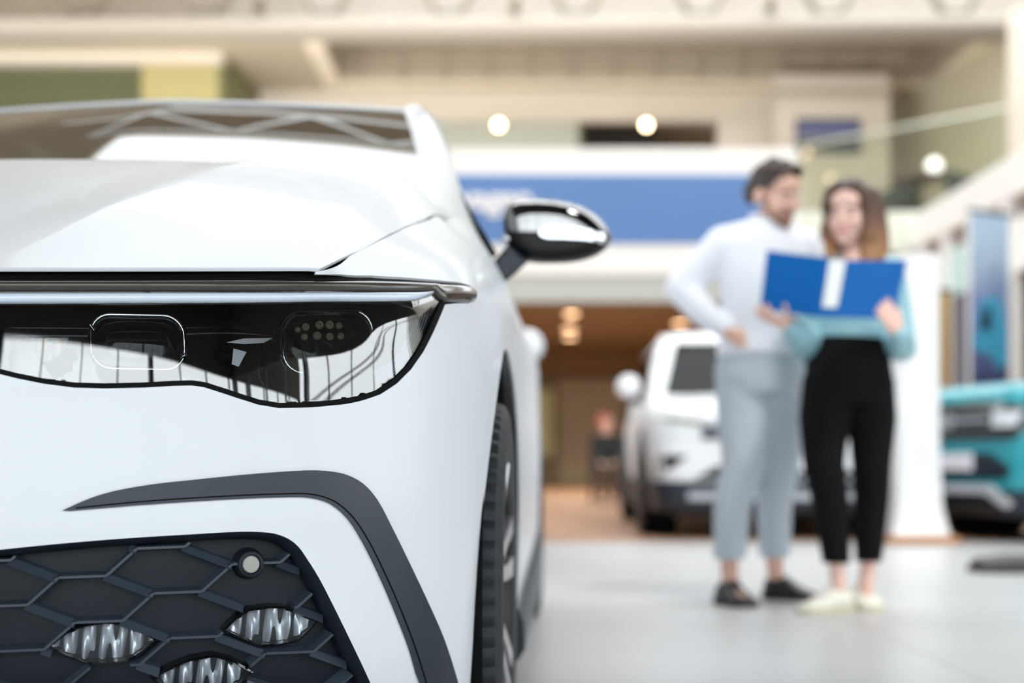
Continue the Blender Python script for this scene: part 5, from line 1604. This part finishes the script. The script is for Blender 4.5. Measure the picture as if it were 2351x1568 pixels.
# ---------------------------------------------------------------- the man
YM = 5.65
def M(px, py, dy=0.0): return W(px, py, YM + dy)
g0 = M(1735, 1383); g0.z = 0
man = empty('person', g0, 0, 'man with dark hair in white shirt, grey trousers and black shoes, hand on hip', 'person')
def rel(me_o): me_o.location = -g0; return me_o
HM = frame(M(1779, 447, -.05), math.radians(38), math.radians(16), math.radians(-4), 1.03)
hipL, hipR = M(1703, 850), M(1790, 850, .03)
legL = [hipL, M(1706, 950), M(1708, 1062, -.03), M(1682, 1150, -.02), M(1674, 1290, -.02), M(1676, 1335, -.06)]
legR = [hipR, M(1795, 950, .04), M(1790, 1062, .03), M(1778, 1150, .06), M(1778, 1290, .12), M(1782, 1330, .14)]
armL = [M(1662, 563, .0), M(1612, 612, .03), M(1563, 662, .04), M(1614, 716, -.03), M(1676, 766, -.10)]
armR = [M(1845, 568, .06), M(1868, 640, .12), M(1880, 705, .16), M(1862, 745, .10), M(1838, 770, .02)]
TR = [(M(1768, 508, -.01), .070, .070), (M(1757, 532), .150, .095), (M(1754, 560), .190, .112), (M(1754, 620), .185, .125), (M(1751, 690), .172, .120), (M(1748, 760), .163, .114), (M(1746, 806), .182, .130), (M(1746, 862), .170, .120)]
mb = MB()
head_into(mb, HM)
limb(mb, [M(1776, 490, -.01), M(1768, 535, .0)], [.056, .062])
torso_rings(mb, [(c, a * .9, b * .9) for c, a, b in TR], yaw=.25)
limb(mb, armL, [.05, .042, .036, .034, .026]); limb(mb, armR, [.05, .042, .036, .034, .026])
hand_into(mb, armL[-1], (.95, -.05, -.36), (-.1, .9, -.3), .22, 1.08, 1)
hand_into(mb, armR[-1], (-.4, -.3, -.7), (-.6, .5, .1), .5, 1.0, 1)
limb(mb, legL, [.07, .065, .05, .045, .036, .034]); limb(mb, legR, [.07, .065, .05, .045, .036, .034])
for a_, t_ in ((legL[-1], M(1715, 1378, -.2)), (legR[-1], M(1850, 1362, .14))):
    t_ = Vector((t_.x, t_.y, .05)); t_ = t_.lerp(Vector((a_.x, a_.y, .05)), .25); limb(mb, [Vector((a_.x, a_.y, .06)), Vector((t_.x, t_.y, .036))], [.032, .018])
body_me = remeshed(mb, 'body', .005, 3)
o = obj('body', body_me, skin_m, man, angle=180); rel(o)
for q in (face_parts,): q(man, HM, True)
# shirt
mb = MB()
torso_rings(mb, TR[:7] + [(M(1746, 818), .178, .128)], yaw=.25)
limb(mb, armL[:4] + [armL[4] - (armL[4] - armL[3]).normalized() * .045], [.078, .070, .064, .056, .044]); limb(mb, armR[:4] + [armR[4] - (armR[4] - armR[3]).normalized() * .04], [.076, .066, .060, .052, .042])
mb.tube([M(1740, 540), M(1662, 560)], [.07, .07], 14); mb.tube([M(1770, 540), M(1845, 566, .05)], [.07, .07], 14)
wl = (armL[-1] - armL[-2]).normalized()
o = obj('shirt', remeshed(mb, 'shirt', .008, 5, clip=[(M(1768, 505), Vector((.10, -.12, .98)))]), shirt_m, man, angle=180); rel(o)
mb = MB(); ring = [M(1769, 512, -.01) + Vector((.074 * math.cos(t), .070 * math.sin(t), .016 * math.sin(t) + .008)) for t in (2 * PI * k / 28 for k in range(28))]
mb.tube(ring, .016, 8, loop=True, flat=1.7); cl_ = obj('collar', mb, shirt_m, o)
# trousers
mb = MB()
torso_rings(mb, [(M(1746, 792), .166, .118), (M(1746, 830), .172, .124), (M(1746, 870), .176, .128), (M(1746, 905), .150, .12)], yaw=.2)
limb(mb, legL[:5], [.108, .104, .088, .076, .064]); limb(mb, legR[:5], [.102, .098, .082, .072, .062])
o = obj('trousers', remeshed(mb, 'trousers', .008, 5, clip=[(M(1740, 790), Vector((0, 0, 1))), (M(1740, 1282), Vector((0, 0, -1)))]), trous_m, man, angle=180); rel(o)
mb = MB(); rg = [M(1746, 797) + Vector(((.158) * math.cos(t) * math.cos(.2) - .112 * math.sin(t) * math.sin(.2), .158 * math.cos(t) * math.sin(.2) + .112 * math.sin(t) * math.cos(.2), 0)) for t in (2 * PI * k / 36 for k in range(36))]
mb.tube(rg, .014, 8, loop=True, flat=1.2); bo = obj('belt', mb, belt_m, man); rel(bo)
def gp(px, py): 
    Yg_ = ground_Y(py); p = W(px, py, Yg_); p.z = 0; return p
for nm, hl, to in (('shoe', Vector((legL[-1].x - .02, legL[-1].y + .05, 0)), gp(1722, 1396)), ('shoe', Vector((legR[-1].x - .045, legR[-1].y + .02, 0)), Vector((M(1877, 1370, .12).x, legR[-1].y - .06, 0)))):
    so = shoe(man, nm, hl, to, .105, .105, shoe_b, sole_b); rel(so)
# hair, stubble
mb = MB(); R_h = HM.to_3x3()
mb.ball(HM @ Vector((0, .026, .046)), (.082, .096, .082), 18, 12, M=R_h)
for x, y, z, r in ((-.045, -.056, .092, .024), (-.016, -.066, .100, .026), (.018, -.066, .102, .026), (.046, -.054, .094, .024), (0, -.03, .106, .034), (0, .03, .098, .045)):
    mb.ball(HM @ Vector((x, y, z)), r, 12, 8)
for s in (1, -1):
    mb.tube([HM @ Vector(p) for p in ((s * .072, -.030, .05), (s * .077, -.028, .015), (s * .074, -.03, -.012))], [.014, .010, .006], 8)
    mb.ball(HM @ Vector((s * .06, .06, .0)), (.03, .045, .05), 12, 8, M=R_h)
nrm = (R_h @ Vector((0, -.80, -.60))).normalized()
o = obj('hair', remeshed(mb, 'hair', .006, 3, clip=[(HM @ Vector((0, -.058, .066)), nrm)]), hair_m, man, angle=180); rel(o)
mb = MB(); R_ = HM.to_3x3()
mb.ball(HM @ Vector((0, -.047, -.080)), (.050, .0465, .040), 16, 11, M=R_); mb.ball(HM @ Vector((0, -.075, -.099)), (.0235, .0195, .019), 12, 9, M=R_)
for s in (1, -1): mb.tube([HM @ Vector(p) for p in ((s * .066, -.012, -.02), (s * .060, -.028, -.06), (s * .044, -.05, -.085))], [.009, .014, .012], 8)
mb.tube([HM @ Vector(p) for p in ((-.026, -.088, -.055), (0, -.100, -.052), (.026, -.088, -.055))], [.005, .005, .005], 8)
o = obj('stubble', remeshed(mb, 'stubble', .005, 2), beard_m, man, angle=180); rel(o)
for c in [c for c in bpy.data.objects if c.parent == man and c.name.split('.')[0] in ('eye', 'eyebrow', 'lips')]: rel(c)
# ---------------------------------------------------------------- the woman
YW = 5.3
def N(px, py, dy=0.0): return W(px, py, YW + dy)
g1 = N(1950, 1395); g1.z = 0
wom = empty('person', g1, 0, 'woman with long brown hair in teal blouse and black trousers, holding a blue folder', 'person')
def rel1(o_): o_.location = -g1; return o_
HWm = frame(N(1949, 490, -.03), math.radians(-26), math.radians(8), math.radians(3), .98)
lgL = [N(1902, 880), N(1893, 960), N(1891, 1062, -.03), N(1906, 1150, -.02), N(1920, 1290, .0), N(1926, 1345, .0)]
lgR = [N(1995, 880, .02), N(2002, 960, .02), N(2001, 1062, .02), N(2001, 1150, .05), N(1994, 1290, .08), N(1988, 1345, .08)]
arL = [N(1903, 622, .02), N(1880, 710, .04), N(1852, 792, .02), N(1834, 768, -.12), N(1814, 747, -.22)]
arR = [N(2040, 622, .02), N(2058, 710, .05), N(2068, 798, .02), N(2066, 790, -.12), N(2064, 768, -.24)]
TW = [(N(1967, 572), .058, .056), (N(1969, 592), .110, .075), (N(1970, 615), .145, .090), (N(1970, 665), .140, .108), (N(1966, 720), .125, .098), (N(1948, 775), .122, .094), (N(1948, 830), .150, .112), (N(1948, 890), .165, .118)]
mb = MB()
head_into(mb, HWm, False)
limb(mb, [N(1957, 530, .0), N(1966, 585, .01)], [.046, .052])
torso_rings(mb, [(c, a * .9, b * .9) for c, a, b in TW], yaw=-.15)
limb(mb, arL, [.042, .036, .031, .029, .022]); limb(mb, arR, [.042, .036, .031, .029, .022])
hand_into(mb, arL[-1], (-.72, -.30, .22), (.25, .2, .9), .30, .9, -1)
hand_into(mb, arR[-1], (-.52, -.28, .80), (-.45, .75, .1), .22, .92, -1)
limb(mb, lgL, [.07, .06, .046, .04, .03, .03]); limb(mb, lgR, [.07, .06, .046, .04, .03, .03])
for a_, t_ in ((lgL[-1], gp(1850, 1402)), (lgR[-1], gp(2012, 1400))):
    t_ = Vector(t_).lerp(Vector((a_.x, a_.y, 0)), .25); limb(mb, [Vector((a_.x, a_.y, .06)), Vector((t_.x, t_.y, .036))], [.028, .018])
o = obj('body', remeshed(mb, 'body', .005, 3), skin_w, wom, angle=180); rel1(o)
face_parts(wom, HWm, False)
# blouse
mb = MB()
torso_rings(mb, TW[:5] + [(N(1950, 770), .132, .104), (N(1948, 790), .128, .10)], yaw=-.15)
limb(mb, arL, [.060, .056, .062, .056, .034]); limb(mb, arR, [.060, .056, .058, .054, .034])
mb.tube([N(1960, 604), N(1903, 622, .02)], .056, 12); mb.tube([N(1975, 604), N(2040, 622, .02)], .056, 12)
wl = (arL[-1] - arL[-2]).normalized(); 
o = obj('blouse', remeshed(mb, 'blouse', .008, 5, clip=[(N(1960, 588, -.05), Vector((-.1, -.75, .66)))]), blouse_m, wom, angle=180); rel1(o)
mb = MB()
torso_rings(mb, [(N(1948, 770), .130, .102), (N(1948, 830), .155, .118), (N(1948, 890), .170, .124), (N(1948, 930), .15, .11)], yaw=-.1)
limb(mb, lgL[:5], [.098, .096, .078, .068, .052]); limb(mb, lgR[:5], [.094, .092, .074, .066, .050])
o = obj('trousers', remeshed(mb, 'trousers', .008, 5, clip=[(N(1948, 774), Vector((0, 0, 1))), (N(1948, 1292), Vector((0, 0, -1)))]), black_t, wom, angle=180); rel1(o)
for hl, to in ((Vector((lgL[-1].x + .045, lgL[-1].y + .04, 0)), gp(1838, 1410)), (Vector((lgR[-1].x - .02, lgR[-1].y + .06, 0)), gp(2012, 1404))):
    so = shoe(wom, 'sneaker', hl, to, .098, .10, shoe_w, sole_w); rel1(so)
# hair
mb = MB(); R_h = HWm.to_3x3()
mb.ball(HWm @ Vector((0, .024, .048)), (.084, .100, .088), 18, 12, M=R_h)
for s in (1, -1):
    mb.tube([HWm @ Vector(p) for p in ((s * .02, -.055, .112), (s * .06, -.045, .075), (s * .078, -.030, .02), (s * .080, -.028, -.05), (s * .078, -.03, -.10))], [.022, .026, .024, .024, .026], 10)
for pts, rs in (([N(1917, 470, .02), N(1910, 530, .0), N(1906, 585, -.06)], [.040, .036, .022]), ([N(1925, 500, .08), N(1920, 560, .07), N(1915, 600, .04)], [.05, .045, .03]),
                ([N(1995, 455, .0), N(2004, 520, .0), N(2010, 588, -.05)], [.046, .050, .040]), ([N(2005, 470, .05), N(2014, 540, .04), N(2020, 600, .02)], [.046, .046, .036]), ([N(1985, 480, .09), N(1990, 560, .10), N(1990, 610, .10)], [.06, .06, .05]), ([N(1955, 470, .10), N(1955, 560, .11), N(1955, 610, .11)], [.06, .06, .05]), ([N(1985, 530, -.045), N(1990, 575, -.075), N(1992, 610, -.09)], [.020, .024, .02])):
    limb(mb, pts, rs, 12)
nrm = (R_h @ Vector((0, -.9, -.44))).normalized()
# the face stays free: the front of the cap above the brow is cut back, the side strands are kept
o = obj('hair', remeshed(mb, 'hair', .006, 4), hair_w, wom, angle=180); rel1(o)
for c in [c for c in bpy.data.objects if c.parent == wom and c.name.split('.')[0] in ('eye', 'eyebrow', 'lips')]: rel1(c)
# ---------------------------------------------------------------- the folder she holds
fold_m = mat('blue_folder_cover', (0, 90, 164), .55, noise=.03, nscale=12, spec=.2); label_m = mat('white_spine_label', (224, 228, 226), .5); page_m = mat('white_pages', (238, 238, 234), .7)
fd = empty('folder', W(1915, 660, 4.98), 0, 'open blue ring folder with white spine label, held up by the woman', 'folder')
f0 = fd.location.copy()
def F_(px, py, Y): return W(px, py, Y) - f0
def cover(name, q, th, m, parent, bev=.002):
    q = [Vector(p) for p in q]; n = (q[1] - q[0]).cross(q[3] - q[0]).normalized()
    if n.y > 0: n = -n
    mb = MB(); mb.loft([q, [p - n * th for p in q]], caps=True); return obj(name, mb, m, parent, smooth=False, bevel=bev)
cover('left_cover', [F_(1760, 574, 5.09), F_(1896, 591, 4.985), F_(1876, 728, 4.945), F_(1744, 710, 5.05)], .004, fold_m, fd)
cover('right_cover', [F_(1950, 597, 4.985), F_(2084, 597, 5.09), F_(2052, 733, 5.05), F_(1926, 729, 4.945)], .004, fold_m, fd)
cover('spine', [F_(1896, 591, 4.985), F_(1950, 597, 4.985), F_(1926, 729, 4.945), F_(1876, 728, 4.945)], .004, fold_m, fd)
cover('spine_label', [F_(1905, 594, 4.982), F_(1942, 598, 4.982), F_(1922, 706, 4.947), F_(1888, 705, 4.947)], .002, label_m, fd, 0)
cover('pages', [F_(1770, 580, 5.10), F_(1918, 600, 5.01), F_(1898, 722, 4.97), F_(1756, 704, 5.06)], .012, page_m, fd, 0)
cover('pages', [F_(1928, 603, 5.01), F_(2076, 602, 5.10), F_(2046, 727, 5.06), F_(1904, 724, 4.97)], .012, page_m, fd, 0)
# ---------------------------------------------------------------- the seated person deep in the hall, on a brown chair
YS = 19.5
def S(px, py, dy=0.0): return W(px, py, YS + dy)
gs = S(1394, 1154); gs.z = 0
sp_ = empty('person', gs, 0, 'person with reddish hair in black jacket sitting far back beside the white SUV', 'person')
def rel2(o_): o_.location = -gs; return o_
Hs = frame(S(1388, 972, .0), math.radians(60), math.radians(10), 0, .98)
mb = MB(); head_into(mb, Hs, False)
limb(mb, [S(1389, 985), S(1392, 1000)], [.05, .06]); torso_rings(mb, [(S(1392, 1000), .12, .08), (S(1393, 1012), .16, .10), (S(1394, 1035), .15, .11), (S(1395, 1075), .15, .11)])
kn = [S(1398, 1076), S(1412, 1078, -.42), S(1412, 1140, -.40)]; kn2 = [S(1386, 1078), S(1384, 1080, -.45), S(1384, 1140, -.42)]
limb(mb, kn, [.08, .055, .04]); limb(mb, kn2, [.08, .055, .04])
ar1 = [S(1368, 1008), S(1364, 1045, -.06), S(1378, 1062, -.28)]; ar2 = [S(1418, 1008), S(1424, 1045, -.06), S(1412, 1062, -.28)]
limb(mb, ar1, [.045, .038, .028]); limb(mb, ar2, [.045, .038, .028])
hand_into(mb, ar1[-1], (.3, -.8, -.2), (0, 0, -1), .3, .95, 1); hand_into(mb, ar2[-1], (-.3, -.8, -.2), (0, 0, -1), .3, .95, -1)
for k_ in (kn, kn2): limb(mb, [Vector((k_[2].x, k_[2].y, .05)), Vector((k_[2].x, k_[2].y - .16, .04))], [.04, .03])
o = obj('body', remeshed(mb, 'body', .010, 4), skin_m, sp_, angle=180); rel2(o)
jk = mat('black_jacket', (24, 24, 26), .8); br = mat('brown_trousers', (76, 58, 48), .85); rd = mat('reddish_hair', (158, 78, 54), .6, noise=.2, nscale=50)
mb = MB(); torso_rings(mb, [(S(1392, 996), .10, .08), (S(1392, 1003), .18, .11), (S(1393, 1014), .20, .13), (S(1394, 1040), .19, .14), (S(1395, 1078), .19, .14)]); limb(mb, ar1, [.07, .06, .042]); limb(mb, ar2, [.07, .06, .042])
o = obj('jacket', remeshed(mb, 'jacket', .012, 3), jk, sp_, angle=180); rel2(o)
mb = MB(); limb(mb, kn, [.10, .08, .055]); limb(mb, kn2, [.10, .08, .055]); o = obj('trousers', remeshed(mb, 'trousers', .012, 3), br, sp_, angle=180); rel2(o)
for k_ in (kn, kn2):
    so = shoe(sp_, 'shoe', Vector((k_[2].x, k_[2].y + .05, 0)), Vector((k_[2].x, k_[2].y - .22, 0)), .1, .09, shoe_b, sole_b); rel2(so)
mb = MB(); mb.ball(Hs @ Vector((0, .03, .045)), (.088, .100, .095), 16, 11, M=Hs.to_3x3()); mb.ball(Hs @ Vector((0, .06, -.03)), (.07, .06, .09), 14, 9, M=Hs.to_3x3())
o = obj('hair', remeshed(mb, 'hair', .010, 3, clip=[(Hs @ Vector((0, -.045, .05)), (Hs.to_3x3() @ Vector((0, -.8, -.6))).normalized())]), rd, sp_, angle=180); rel2(o)
ch = empty('lounge_chair', gs + Vector((.01, .06, 0)), 0, 'brown chair under the seated person with reddish hair', 'chair')
cm = mat('brown_chair_leather', (70, 48, 36), .5)
mb = MB(); mb.box((-.25, -.30, .33), (.25, .22, .38)); obj('seat', mb, cm, ch, bevel=.03)
mb = MB(); mb.obox((0, .24, .36), (0, .36, .82), .46, .06, up=(0, 1, 0)); obj('backrest', mb, cm, ch, bevel=.02)
for x, y in ((-.2, -.26), (.2, -.26), (-.2, .2), (.2, .2)):
    mb = MB(); mb.tube([(x, y, .33), (x * 1.1, y * 1.1, 0)], .018, 8); obj('leg', mb, cm, ch)
# ================================================================ camera and render look
cd = bpy.data.cameras.new('camera'); cam = bpy.data.objects.new('camera', cd); COL.objects.link(cam)
cam.location = (0, 0, HC); cam.rotation_euler = (PI / 2, 0, 0)
cd.lens = 50.0; cd.sensor_width = 36.0; cd.sensor_fit = 'HORIZONTAL'
cd.shift_y = (HY - IMH / 2) / IMW
cd.shift_x = (IMW / 2 - CX) / IMW
cd.clip_start = .05; cd.clip_end = 200
cd.dof.use_dof = True; cd.dof.focus_distance = 1.88; cd.dof.aperture_fstop = 2.1
SC.camera = cam
SC.view_settings.view_transform = 'Standard'
SC.view_settings.look = 'None'
SC.view_settings.gamma = 1.0
SC.view_settings.use_curve_mapping = False
SC.view_settings.exposure = EXPOSURE
SC.cycles.use_denoising = True
SC.cycles.max_bounces = 10
SC.cycles.transparent_max_bounces = 16
SC.cycles.sample_clamp_indirect = 6.0
SC.cycles.caustics_reflective = False
SC.cycles.caustics_refractive = False
SC.cycles.blur_glossy = 0.5
